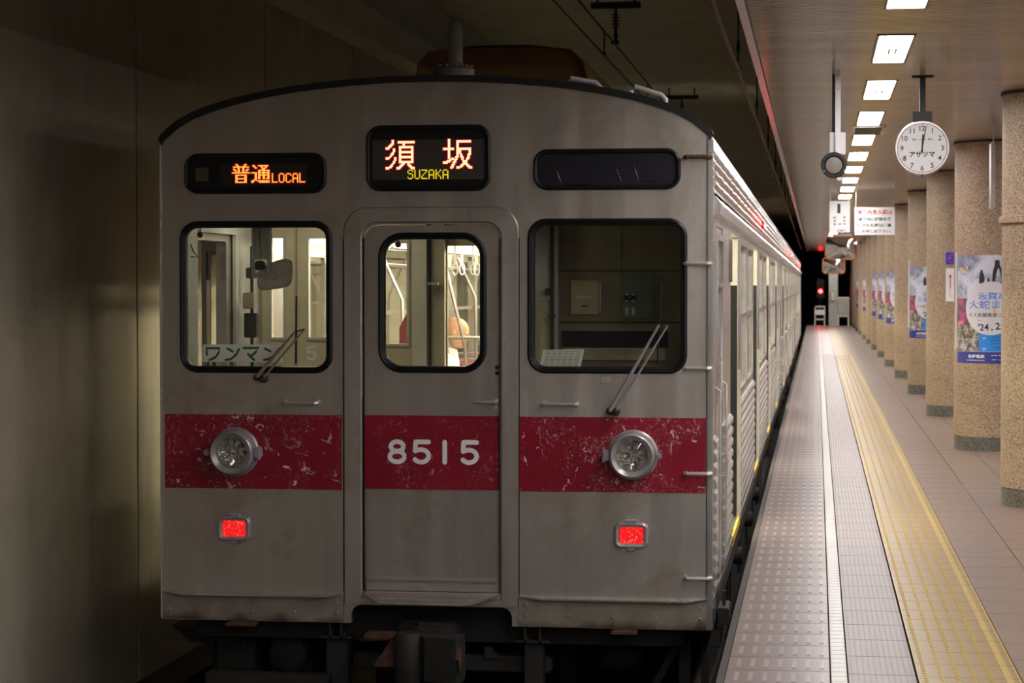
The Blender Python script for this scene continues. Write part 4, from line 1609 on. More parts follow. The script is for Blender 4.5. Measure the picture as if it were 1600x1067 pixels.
    m = MB().plate([(XL + .02, -.1), (XR - .02, -.1), (XR - .02, 2.28), (XL + .02, 2.28)], [rect(XC - .36, XC + .36, 0.02, 1.88)], y0 + CL - .07, y0 + CL - .04, 'xz')
    tp('end_wall', m, 'cream', smooth=0)
    # inner cream lining below and between windows
    for s, X in ((1, XR), (-1, XL)):
        m = MB()
        xi = X - s * .075
        for a, b in [(DOORS[i] + DW + .02, DOORS[i + 1] - DW - .02) for i in range(3)] + [(DOORS[3] + DW + .02, CL - .1)]:
            m.box(xi, xi + s * .006, y0 + a, y0 + b, 0, WZ0 - .01)
            m.box(xi, xi + s * .006, y0 + a, y0 + b, WZ1 + .01, 2.16)
        tp('inner_lining', m, 'cream', smooth=0)
        # bench seats along the wall
        for a, b in [(DOORS[i] + DW + .15, DOORS[i + 1] - DW - .15) for i in range(3)]:
            q = MB().bbox(X - s * .08, X - s * .56, y0 + a, y0 + b, .24, .385, .03)
            q.bbox(X - s * .08, X - s * .17, y0 + a, y0 + b, .385, .86, .03)
            tp('bench_seat', q, 'seat')
        q = MB()
        for a, b in [(DOORS[i] + DW + .12, DOORS[i + 1] - DW - .12) for i in range(3)]:
            # luggage rack tubes, end rails
            for j in range(5):
                q.tube([(X - s * (.10 + j * .075), y0 + a, 1.70), (X - s * (.10 + j * .075), y0 + b, 1.70)], .007, 5)
            for yy_ in (a, b):
                q.tube([(X - s * .40, y0 + yy_, 1.78), (X - s * .55, y0 + yy_, 1.45), (X - s * .56, y0 + yy_, .75), (X - s * .56, y0 + yy_, .30)], .012, 6)
                q.tube([(X - s * .08, y0 + yy_, .93), (X - s * .56, y0 + yy_, .93)], .012, 6)
            q.tube([(X - s * .60, y0 + a - .6, 1.80), (X - s * .60, y0 + b + .6, 1.80)], .012, 6)
        tp('hand_rails', q, 'aluminium')
    # red indicator lamp half way along the platform side
    y = y0 + 9.6
    m = MB().bbox(XR, XR + .03, y - .05, y + .05, 2.075, 2.145, .006)
    sl_ = tp('side_lamp', m, 'dark_iron')
    tp('red_lens', MB().sphere((XR + .035, y, 2.11), .020, 12, 8), 'side_red', sl_)
    # underframe
    m = MB().box(XL + .12, XR - .12, y0 + .25, y0 + CL - .2, -.30, -.08)
    tp('underframe', m, 'frame_dark')
    m = MB()
    random.seed(k + 5)
    for i in range(5):
        a = y0 + 5.2 + i * 1.9
        tp('equipment_box', MB().bbox(XR - .55, XR - .10, a, a + random.uniform(.8, 1.5), -.85, -.28, .02), 'frame_dark')
        tp('equipment_box', MB().bbox(XL + .10, XL + .55, a, a + random.uniform(.8, 1.5), -.85, -.28, .02), 'frame_dark')
    for c in (2.9, CL - 2.9):
        bg = MB()
        for x in (XC - .85, XC + .85):
            bg.bbox(x - .06, x + .06, y0 + c - 1.35, y0 + c + 1.35, -.62, -.46, .02)
        bg.bbox(XC - .85, XC + .85, y0 + c - .25, y0 + c + .25, -.62, -.40, .03)
        b_ = tp('bogie', bg, 'frame_dark')
        for dy in (-1.05, 1.05):
            q = MB()
            for x in (XC - .5335, XC + .5335):
                q.lathe((x - .055, y0 + c + dy, RAIL + .43), (1, 0, 0), [(.05, 0), (.40, .0), (.43, .02), (.41, .11), (.05, .11)], 32, True, True)
            q.tube([(XC - .95, y0 + c + dy, RAIL + .43), (XC + .95, y0 + c + dy, RAIL + .43)], .07, 12)
            tp('wheelset', q, 'dark_iron', b_)
            for x in (XC - .95, XC + .95):
                q = MB().bbox(x - .09, x + .09, y0 + c + dy - .14, y0 + c + dy + .14, RAIL + .30, RAIL + .56, .03)
                tp('axle_box', q, 'frame_dark', b_)
    m = MB()
    for a in (3.95, 6.3, 8.4):
        m.lathe((XR - .02, y0 + a, -.30), (1, 0, 0), [(.05, -.1), (.06, 0), (.06, .04), (.03, .05)], 14, cap1=True)
        m.box(XR - .05, XR, y0 + a - .01, y0 + a + .01, -.3, -.15)
    tp('side_fittings', m, 'dark_iron')


for k in range(3):
    car(k)

# cab side door, platform side
y0 = D
m = MB().box(XR - .01, XR + .006, y0 + CAB[0] - .02, y0 + CAB[0], 0, 1.86).box(XR - .01, XR + .006, y0 + CAB[1], y0 + CAB[1] + .02, 0, 1.86).box(XR - .01, XR + .006, y0 + CAB[0] - .02, y0 + CAB[1] + .02, 1.86, 1.88)
cd_ = tp('cab_door', m, 'aluminium', label='cab side door frame')
fr = MB().plate(rr(y0 + CAB[0] + .04, y0 + CAB[1] - .04, .93, 1.82, .03, n=3), [rr(y0 + CAB[0] + .07, y0 + CAB[1] - .07, .96, 1.79, .02, n=3)], XR, XR + .010, 'yz')
fr.box(XR - .01, XR + .012, y0 + CAB[0] + .07, y0 + CAB[1] - .07, 1.54, 1.56)
tp('window_frame', fr, 'steel_bright', cd_)
tp('window_pane', MB().box(XR - .03, XR - .026, y0 + CAB[0] + .07, y0 + CAB[1] - .07, .96, 1.79), 'glass_side', cd_, smooth=0)
m = MB()
for yy_ in (y0 + CAB[0] - .035, y0 + CAB[1] + .045):
    m.tube([(XR, yy_, 1.02), (XR + .026, yy_, 1.0), (XR + .026, yy_, .05), (XR, yy_, .03)], .006, 8)
m.tube([(XR, y0 + CAB[1] - .1, .62), (XR + .035, y0 + CAB[1] - .1, .62), (XR + .035, y0 + CAB[1] - .1, .50), (XR, y0 + CAB[1] - .1, .50)], .007, 6)
tp('grab_rail', m, 'handle', cd_)
# small black oval mirror plate by the cab window
m = MB().loft([[(XR + .03, y0 + 1.36 + .028 * cos(a * pi / 8), 1.69 + .12 * sin(a * pi / 8)) for a in range(16)], [(XR + .05, y0 + 1.36 + .028 * cos(a * pi / 8), 1.69 + .12 * sin(a * pi / 8)) for a in range(16)]], True, True)
tp('speaking_tube', m, 'grey_plastic')

# ---------------- roof equipment
YA = D + 2.2
xa0, xa1 = at(640, 110, YA)[0], at(945, 125, YA)[0]
xb0, xb1 = at(657, 80, YA)[0], at(905, 80, YA)[0]
zt_ = at(780, 71, YA)[1]
def acl(y, k, zlift=0, b=0):
    return [(xa0 + b, y, 2.48), (xb0 + b - .02, y, zt_ - .10), (xb0 + b + .05, y, zt_ - .03), (xb0 + .30, y, zt_), (xb1 - .30, y, zt_), (xb1 - b - .05, y, zt_ - .03), (xb1 - b + .02, y, zt_ - .10), (xa1 - b, y, 2.48)]
m = MB().loft([acl(YA + .10, 0, b=.05), acl(YA, 0), acl(YA + 2.6, 0), acl(YA + 2.7, 0, b=.05)], True, True)
ac = tp('air_conditioner', m, 'amber', label='ochre roof air-conditioning housing')
m = MB()
for i in range(9):
    m.box(xa1 - .01, xa1 + .008, YA + .25 + i * .26, YA + .25 + i * .26 + .14, 2.58, 2.74)
tp('louvre', m, 'roofdark', ac)
xn, YN = at(710, 105, D + .2)[0], D + .2
zb_ = 2.60
zn = at(710, 33, YN)[1]
m = MB().lathe((xn, YN, zb_), (0, 0, 1), [(.105, 0), (.105, .07), (.085, .085), (.055, .09), (.04, .11)], 24)
for i in range(10):
    a = i * 2 * pi / 10
    m.lathe((xn + .088 * cos(a), YN + .088 * sin(a), zb_ + .08), (0, 0, 1), [(.010, 0), (.010, .014)], 6, cap1=True)
ah = tp('antenna', m, 'grey_plastic', label='grey hooked aerial on a bolted base')
pts = [(xn, YN, zb_ + .08), (xn, YN, zn - .06)] + [(xn, YN + .05 - .05 * cos(a), zn - .06 + .05 * sin(a)) for a in (.6, 1.1, 1.57, 2.2, 2.8, 3.14)] + [(xn, YN + .10, zn - .22), (xn, YN + .10, zb_ + .1)]
tp('aerial_tube', MB().tube(pts, [.036, .030] + [.028] * 8, 12), 'grey_plastic', ah)
for px0, px1, pya, pyb in ((886, 938, 125, 133), (986, 1040, 138, 152)):
    a = at(px0, pya, D + .15); b = at(px1, pyb, D + .15)
    m = MB().tube([(a[0], D + .15, a[1] - .08), (a[0], D + .15, a[1] - .01), (a[0] + .02, D + .15, a[1] + .008), (b[0] - .02, D + .15, b[1] + .012), (b[0], D + .15, b[1] - .01), (b[0], D + .15, b[1] - .08)], .013, 8)
    tp('roof_grab', m, 'white')

# ---------------- cab interior
YP = D + 1.72


def P(px, py):
    return at(px or 960, py or 460, YP)


def prect(px0, py0, px1, py1):
    a = P(px0, (py0 + py1) / 2); b = P(px1, (py0 + py1) / 2)
    return rect(a[0], b[0], P((px0 + px1) / 2, py1)[1], P((px0 + px1) / 2, py0)[1])


xs = P(858, 400)[0]
m = MB().gridplate([(XL + .07, 0), (xs, 0), (xs, 2.18), (XL + .07, 2.18)], [prect(330, 398, 352, 560), prect(425, 372, 443, 527), prect(483, 373, 512, 527), prect(602, 380, 636, 537), prect(699, 384, 760, 640)], YP, YP + .03)
cabp = tp('cab_partition', m, 'cream2', label='beige partition behind the driving cab', smooth=0)
m = MB().box(xs, XR - .07, YP - .02, YP + .03, 0, 2.18)
q = tp('cab_back_wall', m, 'olive', smooth=0)
m = MB()
for x in (P(972, 400)[0],):
    m.box(x - .002, x + .002, YP - .023, YP - .018, P(0, 427)[1], 2.1)
m.box(xs, XR - .08, YP - .023, YP - .018, P(960, 424)[1], P(960, 422)[1])
m.box(xs, XR - .08, YP - .030, YP - .018, P(960, 505)[1], P(960, 502)[1])
m.box(P(866, 400)[0], P(874, 400)[0], YP - .09, YP - .02, .4, 2.1)
tp('panel_seams', m, 'olive_dk', q, smooth=0)
# posts either side of the saloon doorway
tp('door_post', MB().box(P(649, 0)[0], P(671, 0)[0], YP - .10, YP, 0, 2.16), 'cream', cabp, smooth=0)
tp('door_gap', MB().box(P(671, 0)[0], P(677, 0)[0], YP - .03, YP - .001, 0, 2.16), 'olive_dk', cabp, smooth=0)
tp('door_edge', MB().box(P(677, 0)[0], P(697, 0)[0], YP - .06, YP - .0, 0, 2.16), 'cream2', cabp, smooth=0)
m = MB().bbox(P(669, 0)[0], P(673.5, 0)[0], YP - .14, YP - .10, P(0, 452)[1], P(0, 430)[1], .004).box(P(673, 0)[0], P(690, 0)[0], YP - .12, YP - .10, P(0, 445)[1], P(0, 441)[1])
tp('door_latch', m, 'handle', cabp)
m = MB()
for r_ in (prect(330, 398, 352, 560), prect(425, 372, 443, 527), prect(483, 373, 512, 527), prect(602, 380, 636, 537)):
    x0, x1, z0, z1 = r_[0][0], r_[1][0], r_[0][1], r_[2][1]
    m.plate(rect(x0 - .016, x1 + .016, z0 - .016, z1 + .016), [rect(x0, x1, z0, z1)], YP - .012, YP, 'xz')
tp('window_trim', m, 'pale', cabp, smooth=0)
m = MB()
for px in (463, 408, 384):
    m.box(P(px, 0)[0] - .006, P(px, 0)[0] + .006, YP - .02, YP, 0.3, 2.1)
tp('partition_rib', m, 'olive', cabp, smooth=0)
# left: cab side lining, side door frame
m = MB().box(XL + .07, XL + .09, D + .06, YP, 0, 2.16)
m = MB().box(XL + .07, XL + .09, D + .06, D + .38, 0, 2.16).box(XL + .07, XL + .09, D + 1.16, YP, 0, 2.16).box(XL + .07, XL + .09, D + .38, D + 1.16, 0, .92).box(XL + .07, XL + .09, D + .38, D + 1.16, 1.84, 2.16)
tp('cab_lining', m, 'pale', smooth=0)
tp('cab_lining', MB().box(XR - .10, XR - .085, D + .06, D + .38, 0, 2.16).box(XR - .10, XR - .085, D + 1.16, YP, 0, 2.16).box(XR - .10, XR - .085, D + .38, D + 1.16, 0, .92), 'olive', smooth=0)
a, b = P(322, 400)[0], P(372, 400)[0]
m = MB().plate(rect(a, b, .3, P(0, 372)[1]), [rect(a + .03, b - .03, .35, P(0, 392)[1])], YP - .10, YP - .02, 'xz')
tp('vestibule_door_frame', m, 'aluminium', cabp, smooth=0)
# cab ceiling and front inner lining
tp('cab_lamp', MB().bbox(XC - 1.15, XC - .75, D + .95, D + 1.05, 1.975, 2.02, .01), 'cab_glow')  # out-of-sight lamp added to brighten the dim cab
tp('cab_ceiling', MB().box(XL + .08, XR - .08, D + .05, YP, 2.02, 2.06), 'olive', smooth=0)
# desk: dark driving console right, low shelf left
dz = F(950, 575)[1] - .03
m = MB().bbox(F(800, 0)[0], XR - .1, D + .08, D + .62, .3, dz - .015, .02)
dk = tp('driving_desk', m, 'black')
m = MB().box(P(880, 0)[0], P(1045, 0)[0], YP - .06, YP - .02, P(0, 541)[1], P(0, 517)[1])
cs_ = tp('instrument_strip', m, 'navy', smooth=0)
m = MB()
for i in range(7):
    a = P(884 + i * 22, 545)[0]
    m.box(a, a + .035, YP - .064, YP - .06, P(0, 548)[1], P(0, 543)[1])
tp('instrument_labels', m, 'pale', cs_, smooth=0)
m = MB().box(P(882, 0)[0], P(1040, 0)[0], YP - .05, YP - .02, P(0, 562)[1], P(0, 543)[1])
tp('cable_tray', m, 'cream2', smooth=0)
# left console
m = MB().bbox(XL + .10, F(440, 0)[0], D + .08, D + .50, .2, F(400, 574)[1] - .02, .02)
tp('left_desk', m, 'pale')
# white cabinet, green switch panel
def box_on_wall(px0, py0, px1, py1, d, mat, name, label=None):
    a = P(px0, (py0 + py1) / 2)[0]; b = P(px1, (py0 + py1) / 2)[0]
    z1 = P((px0 + px1) / 2, py0)[1]; z0 = P((px0 + px1) / 2, py1)[1]
    return tp(name, MB().bbox(a, b, YP - .02 - d, YP - .02, z0, z1, .004), mat, train, label)


c = box_on_wall(894, 438, 937, 491, .05, 'cream2', 'wall_cabinet', 'beige wall cabinet behind the right windscreen')
m = MB().box(P(911, 0)[0], P(920, 0)[0], YP - .075, YP - .07, P(0, 479)[1], P(0, 477)[1])
tp('cabinet_handle', m, 'black', c)
m = MB().box(P(904, 0)[0], P(926, 0)[0], YP - .0715, YP - .07, P(0, 466)[1], P(0, 462)[1])
tp('cabinet_label', m, 'paper', c)
tp('cabinet_bolt', MB().tube([(P(939, 0)[0], YP - .06, P(0, 487)[1]), (P(939, 0)[0], YP - .06, P(0, 441)[1])], .008, 6), 'handle', c)
c = box_on_wall(973, 427, 1023, 498, .04, 'green_pnl', 'switch_panel', 'green switch panel behind the right windscreen')
m = MB()
for px, py in ((981, 465), (991, 465)):
    m.box(P(px - 4, 0)[0], P(px + 4, 0)[0], YP - .07, YP - .06, P(0, py + 6)[1], P(0, py - 6)[1])
tp('switch', m, 'black', c)
m = MB()
for px, py in ((981, 486), (991, 486)):
    m.box(P(px - 2.5, 0)[0], P(px + 2.5, 0)[0], YP - .064, YP - .06, P(0, py + 6)[1], P(0, py - 6)[1])
for px in (981, 991):
    for py in (460, 470):
        m.box(P(px - 2.5, 0)[0], P(px + 2.5, 0)[0], YP - .072, YP - .07, P(0, py + 1.2)[1], P(0, py - 1.2)[1])
tp('switch_label', m, 'flag_yellow' if False else 'paper', c)
# white column and pipe at the left edge of the right windscreen
a = at(834, 400, D + .6)[0]; b = at(857, 400, D + .6)[0]
tp('cab_column', MB().bbox(a, b, D + .55, D + .65, at(845, 470, D + .6)[1], 2.0, .005), 'pale')
tp('cab_column', MB().bbox(at(843, 500, D + .6)[0], at(861, 500, D + .6)[0], D + .58, D + .65, .3, at(845, 471, D + .6)[1], .005), 'cream2')
a = at(862, 400, D + .55)[0]
m = MB().tube([(a, D + .55, .4), (a, D + .55, 2.0)], .010, 8)
m.bbox(a - .03, a + .005, D + .5, D + .56, at(860, 461, D + .55)[1], at(860, 450, D + .55)[1], .004).bbox(a - .01, a + .02, D + .5, D + .56, at(860, 497, D + .55)[1], at(860, 490, D + .55)[1], .004)
tp('cab_pipe', m, 'dark_iron')
tp('cab_door_post', MB().box(at(866, 500, D + .7)[0], at(872, 500, D + .7)[0], D + .7, D + .75, .3, 2.0), 'aluminium', smooth=0)
# mirror with its bracket, left windscreen
YM = D + .30
Q = lambda px, py: at(px or 415, py or 400, YM)
x0, x1 = Q(399, 430)[0], Q(457, 430)[0]
def mloop(y, ins):
    c = [(400, 418), (447, 401), (456, 408), (455, 442), (447, 449), (408, 455), (401, 449)]
    cx, cy = 428, 428
    out = []
    pts = []
    for i in range(len(c)):
        p0, p1, p2 = c[i - 1], c[i], c[(i + 1) % len(c)]
        for t in (.25, .5, .75):
            a_ = ((p0[0] + p1[0]) / 2, (p0[1] + p1[1]) / 2); b_ = ((p1[0] + p2[0]) / 2, (p1[1] + p2[1]) / 2)
            u = t
            pts.append(((1 - u) ** 2 * a_[0] + 2 * u * (1 - u) * p1[0] + u * u * b_[0], (1 - u) ** 2 * a_[1] + 2 * u * (1 - u) * p1[1] + u * u * b_[1]))
    for p in pts:
        k_ = 1 - ins
        q_ = Q(cx + (p[0] - cx) * k_, cy + (p[1] - cy) * k_)
        out.append((q_[0], y, q_[1]))
    return out
m = MB().loft([mloop(YM + .03, 0), mloop(YM + .005, .01), mloop(YM - .004, .07), mloop(YM - .004, .16), mloop(YM + .004, .20)], True, True)
mr = tp('cab_mirror', m, 'mirror_back', label='grey rear-view mirror back on its bracket')
m = MB().box(Q(397, 0)[0], Q(424, 0)[0], YM - .03, YM - .026, Q(0, 405)[1], Q(0, 340)[1])
m.box(Q(397, 0)[0], Q(401, 0)[0], YM - .05, YM, Q(0, 435)[1], Q(0, 340)[1]).box(Q(421, 0)[0], Q(425, 0)[0], YM - .05, YM, Q(0, 435)[1], Q(0, 340)[1])
m.lathe((Q(428, 430)[0], YM - .004, Q(428, 430)[1]), (0, -1, 0), [(.022, 0), (.020, .02), (.012, .026)], 14, cap1=True)
m.box(Q(401, 0)[0], Q(421, 0)[0], YM - .04, YM - .03, Q(0, 429)[1], Q(0, 426)[1])
tp('mirror_bracket', m, 'pale', mr)
m = MB().bbox(Q(403, 0)[0], Q(417, 0)[0], YM - .07, YM - .03, Q(0, 422)[1], Q(0, 408)[1], .006)
m.tube([(Q(410, 408)[0], YM - .05, Q(410, 408)[1]), (Q(411, 395)[0], YM - .045, Q(411, 395)[1]), (Q(409, 380)[0], YM - .04, Q(409, 380)[1]), (Q(408, 355)[0], YM - .035, Q(408, 355)[1])], .002, 5)
tp('mirror_switch', m, 'black', mr)
# dark switchgear hanging behind
YB = D + 1.2
B_ = lambda px, py: at(px or 392, py or 460, YB)
m = MB().box(B_(391, 0)[0], B_(395, 0)[0], YB, YB + .02, .5, B_(0, 385)[1])
m.bbox(B_(386, 0)[0], B_(397, 0)[0], YB - .03, YB, B_(0, 435)[1], B_(0, 418)[1], .005)
m.bbox(B_(385, 0)[0], B_(404, 0)[0], YB - .06, YB, B_(0, 527)[1], B_(0, 489)[1], .005)
sg = tp('switchgear', m, 'frame_dark')
tp('junction_box', MB().bbox(B_(384, 0)[0], B_(401, 0)[0], YB - .07, YB - .0, B_(0, 482)[1], B_(0, 457)[1], .005), 'olive', sg)
# hanging knobs, hose
for px, py, yy_, par in ((312.5, 367, D + .08, train), (622, 382, D + .10, train)):
    x, z = at(px, py, yy_)
    m = MB().sphere((x, yy_, z), .016, 12, 8)
    m.tube([(x - .006, yy_, z + .01), (x - .006, yy_, z + .05)], .003, 5).tube([(x + .004, yy_, z + .01), (x + .004, yy_, z + .05)], .003, 5)
    tp('blind_knob', m, 'rubber', par)
pts = [at(px, py, D + .25) for px, py in ((296, 361), (297, 380), (303, 394), (310, 402), (300, 401), (291, 402))]
tp('hose', MB().tube([(p[0], D + .25, p[1]) for p in pts], .004, 6), 'rubber')
x, z = at(325, 415, D + .9)
tp('door_bar', MB().tube([(x, D + .9, z - .08), (x, D + .9, z + .08)], .012, 8), 'dark_iron')
# maroon item left of the doorway
YQ = D + 2.2
m = MB().loft([[(at(a, b, YQ)[0], y, at(a, b, YQ)[1]) for a, b in ((624, 538), (637, 538), (637, 490), (632, 496), (624, 512))] for y in (YQ, YQ + .03)], True, True)
tp('seat_end_curtain', m, 'maroon')
# saloon seat end rail and pole seen through the doorway
YR = 15.6
G = lambda px, py: at(px, py, YR)
m = MB().tube([(G(696, 527)[0], YR, G(696, 527)[1]), (G(750, 528)[0], YR, G(750, 528)[1])], .013, 8)
m.tube([(G(690, 395)[0], YR, G(690, 395)[1]), (G(702, 440)[0], YR, G(702, 440)[1]), (G(721, 518)[0], YR, G(721, 518)[1]), (G(727, 545)[0], YR, G(727, 545)[1]), (G(728, 620)[0], YR, G(728, 620)[1])], .013, 8)
tp('seat_end_rail', m, 'aluminium')
for px, y_ in ((711, 15.4), (722, 16.6), (739, 17.4), (745, 15.0)):
    x, z = at(px, 420, y_)
    m = MB().box(x - .008, x + .008, y_ - .002, y_ + .002, z + .03, 1.95)
    m.loft([[(x + (.020 + .005 * cos(q)) * cos(a), y_ + .005 * sin(q), z + (.045 + .005 * cos(q)) * sin(a)) for q in [j * pi / 3 for j in range(6)]] for a in [i2 * pi / 8 for i2 in range(17)]])
    tp('hand_strap', m, 'white')
x, z = at(705, 390, 15.0)
tp('strap_rail', MB().tube([(XC - .62, 14.0, 1.95), (XC - .62, 29.0, 1.95)], .014, 8), 'aluminium')

# ---------------- under the front
m = MB().box(XL + .15, XR - .15, D + .12, D + .25, -.30, -.05)
tp('headstock', m, 'frame_dark')
def fb(px0, py0, px1, py1, y):
    a = at(px0, (py0 + py1) / 2, y)[0]; b = at(px1, (py0 + py1) / 2, y)[0]
    return a, b, at((px0 + px1) / 2, py1, y)[1], at((px0 + px1) / 2, py0, y)[1]
# guard brackets
for px0, px1, py0, py1, pxa, pxb in ((503, 550, 974, 996, 512, 546), (806, 860, 984, 1003, 821, 850)):
    a, b, z0, z1 = fb(px0, py0, px1, py1, D + .05)
    m = MB().box(a, b, D + .02, D + .20, z0, z0 + .012).box(a + .045, a + .057, D + .02, D + .16, z0, z1 + .02).box(b - .057, b - .045, D + .02, D + .16, z0, z1 + .02)
    br = tp('guard_bracket', m, 'dark_iron')
    a2, b2 = at(pxa, 1020, D + .1)[0], at(pxb, 1020, D + .1)[0]
    tp('guard_post', MB().bbox(a2, b2, D + .06, D + .16, -.92, z0, .006), 'dark_iron', br)
    m = MB()
    for q in (.3, .7):
        m.lathe((a + (b - a) * q, D + .06, z0 + .012), (0, 0, 1), [(.012, 0), (.012, .01)], 6, cap1=True)
    tp('bracket_bolts', m, 'rust', br, kind='stuff')
# cross beam and plough
a, b, z0, z1 = fb(550, 1025, 860, 1050, D + .12)
tp('cross_beam', MB().bbox(a, b, D + .16, D + .26, z0, z1, .01), 'dark_iron')
a, b, z0, z1 = fb(318, 1055, 512, 1085, D - .05)
tp('rail_guard', MB().bbox(a, b, D - .02, D + .08, z0, z1, .008), 'silver_paint' if False else 'dark_iron', label='grey rail guard plate')
# knuckle coupler
yc = D - .30
a0, z0_ = at(610, 990, yc); a1, z1_ = at(657, 1066, yc)
xk, zk = (a0 + a1) / 2, z0_
m = MB().lathe((xk, yc + .08, z1_ - .06), (0, 0, 1), [(.0, 0), (.062, 0), (.070, .012), (.070, z0_ - z1_ + .04), (.062, z0_ - z1_ + .055), (0, z0_ - z1_ + .055)], 24)
cp = tp('coupler', m, 'dark_iron', label='worn iron knuckle coupler')
a, b, z0, z1 = fb(648, 993, 726, 1062, yc + .08)
m = MB()
m.loft([[(a, yc + .10, zz), (a + .06, yc + .02, zz), (b - .03, yc - .02, zz), (b, yc + .04, zz), (b - .01, yc + .16, zz), (a + .04, yc + .25, zz)] for zz in (z0, z1)], True, True)
m.bbox(a - .02, b - .06, yc + .16, yc + .36, z0 + .03, z1 + .05, .02)
tp('coupler_head', m, 'dark_iron', cp)
a, b, z0, z1 = fb(569, 989, 612, 1040, yc + .12)
m = MB().bbox(a, b + .02, yc + .10, yc + .22, z1 - .035, z1, .01)
m.loft([[(b, yc + .10, z1 - .03), (b + .05, yc + .10, z1 - .03), (b + .05, yc + .2, z1 - .03), (b, yc + .2, z1 - .03)], [(a + .05, yc + .10, z0), (b + .05, yc + .10, z0), (b + .05, yc + .2, z0), (a + .05, yc + .2, z0)]], True, True)
tp('guard_arm', m, 'rust', cp)
a, b, z0, z1 = fb(706, 1010, 724, 1050, yc + .02)
tp('rusty_face', MB().loft([[(b - .004, yc - .021 + .0, z1), (b - .028, yc - .022, z1 - .01), (b - .034, yc - .024, z0 + .07), (b - .018, yc - .024, z0 + .065), (b - .006, yc - .022, z0)],
                            [(b - .004, yc - .001, z1), (b - .028, yc - .002, z1 - .01), (b - .034, yc - .004, z0 + .07), (b - .018, yc - .004, z0 + .065), (b - .006, yc - .002, z0)]], True, True), 'rust', cp)
a, b, z0, z1 = fb(622, 968, 676, 996, D - .02)
m = MB().bbox(a, b, D - .05, D + .20, z0 - .08, z1, .02)
m.bbox(b - .035, b, D - .07, D - .02, z0, z1, .006)
m.bbox(a + .02, b + .06, D - .06, D + .4, z0 - .30, z0 - .05, .02)
tp('draft_gear', m, 'frame_dark', cp)
a, b, z0, z1 = fb(756, 1012, 772, 1030, D + .12)
tp('beam_lug', MB().loft([[(a, y, z0), (b + .03, y, z0), (b - .02, y, z1), (a, y, z1)] for y in (D + .14, D + .17)], True, True), 'dark_iron')
# boxes and gong behind the skirt, left
a, b, z0, z1 = fb(338, 1000, 398, 1046, D + .25)
m = MB().bbox(a, b, D + .25, D + .6, z0, z1 + .02, .008)
m.box(a - .02, b + .03, D + .24, D + .6, z0 - .012, z0).box(a + .07, a + .10, D + .23, D + .25, z1 - .05, z1 + .10).box(b - .06, b - .04, D + .23, D + .25, z1 - .05, z1 + .10)
tp('equipment_case', m, 'frame_dark')
a, b, z0, z1 = fb(418, 993, 486, 1044, D + .25)
m = MB().lathe(((a + b) / 2, D + .22, (z0 + z1) / 2), (0, 1, 0), [(.0, -.02), (.06, -.018), (.10, 0), (.105, .02), (.08, .2)], 28)
m.bbox(a, b, D + .3, D + .4, z0 - .005, z0 + .02, .004).bbox(a + .04, b - .03, D + .28, D + .5, z0 + .02, z1 + .06, .02)
m.tube([(a + .02, D + .3, z0), (a + .08, D + .3, z0 - .12), (b - .08, D + .3, z0 - .12), (b - .02, D + .3, z0), (b + .02, D + .3, z0 + .05)], .010, 6)
tp('air_horn', m, 'frame_dark')
m = MB()
a, b, z0, z1 = fb(285, 969, 350, 990, D + .5)
m.loft([[(a, y, z1), (b, y, z1), (b, y, z0 - .02), (a + .10, y, z0 - .01), (a + .03, y, z0 + .05)] for y in (D + .3, D + .8)], True, True)
m.tube([(a + .20, D + .35, z0), (a + .24, D + .35, z0 - .15), (a + .23, D + .35, z0 - .4)], .03, 8)
tp('side_apparatus', m, 'frame_dark')
a, b, z0, z1 = fb(940, 1000, 1000, 1053, D + .4)
tp('air_tank', MB().lathe((a, D + .5, (z0 + z1) / 2), (1, 0, 0), [(.02, -.02), (.07, -.01), (.09, .02), (.09, b - a - .02), (.07, b - a + .01), (.02, b - a + .02)], 20, True, True), 'frame_dark')
a, b, z0, z1 = fb(1061, 986, 1079, 1080, D + .2)
m = MB().box(a, b, D + .2, D + .25, -.9, z1)
m.loft([[(a - .16, y, -.55), (a - .12, y, -.55), (a + .02, y, z1 - .05), (a - .02, y, z1 - .05)] for y in (D + .22, D + .24)], True, True)
m.box(at(1095, 1000, D + .3)[0], at(1108, 1000, D + .3)[0], D + .3, D + .34, -.9, -.2)
tp('guard_strut', m, 'frame_dark')
for px0, px1, py in ((353, 400, 976), (955, 996, 989)):
    a, b, z0, z1 = fb(px0, py - 3, px1, py + 2, D - .06)
    tp('footstep', MB().loft([[(a + .02, D + .05, z1), (b - .01, D + .05, z1), (b, D - .08, z1), (a, D - .08, z1)], [(a + .02, D + .05, z1 - .014), (b - .01, D + .05, z1 - .014), (b, D - .08, z1 - .014), (a, D - .08, z1 - .014)]][::-1], True, True), 'rust')
for px, py, w_ in ((1118, 990, .05), (1131, 955, .03)):
    x, z = at(px, py, D + .5)
    tp('side_bracket', MB().bbox(x - w_, x + .03, D + .4, D + .7, z - .06, z + .03, .006).box(x - .01, x + .01, D + .5, D + .52, z, -.06), 'dark_iron')
# "5" painted on the glass and other window things
m = MB()
xa, xb = F(477, 551)[0], F(494, 551)[0]; zt, zb2 = F(485, 541)[1], F(485, 563)[1]; yb = YF + .004
mm = numeral('5', (xa + xb) / 2, xb - xa, .012)
M['glass_num'] = plain('faded_numeral', (240, 238, 230), .6, var=.05)
tp('glass_numeral', mm, 'glass_num', train, smooth=0)

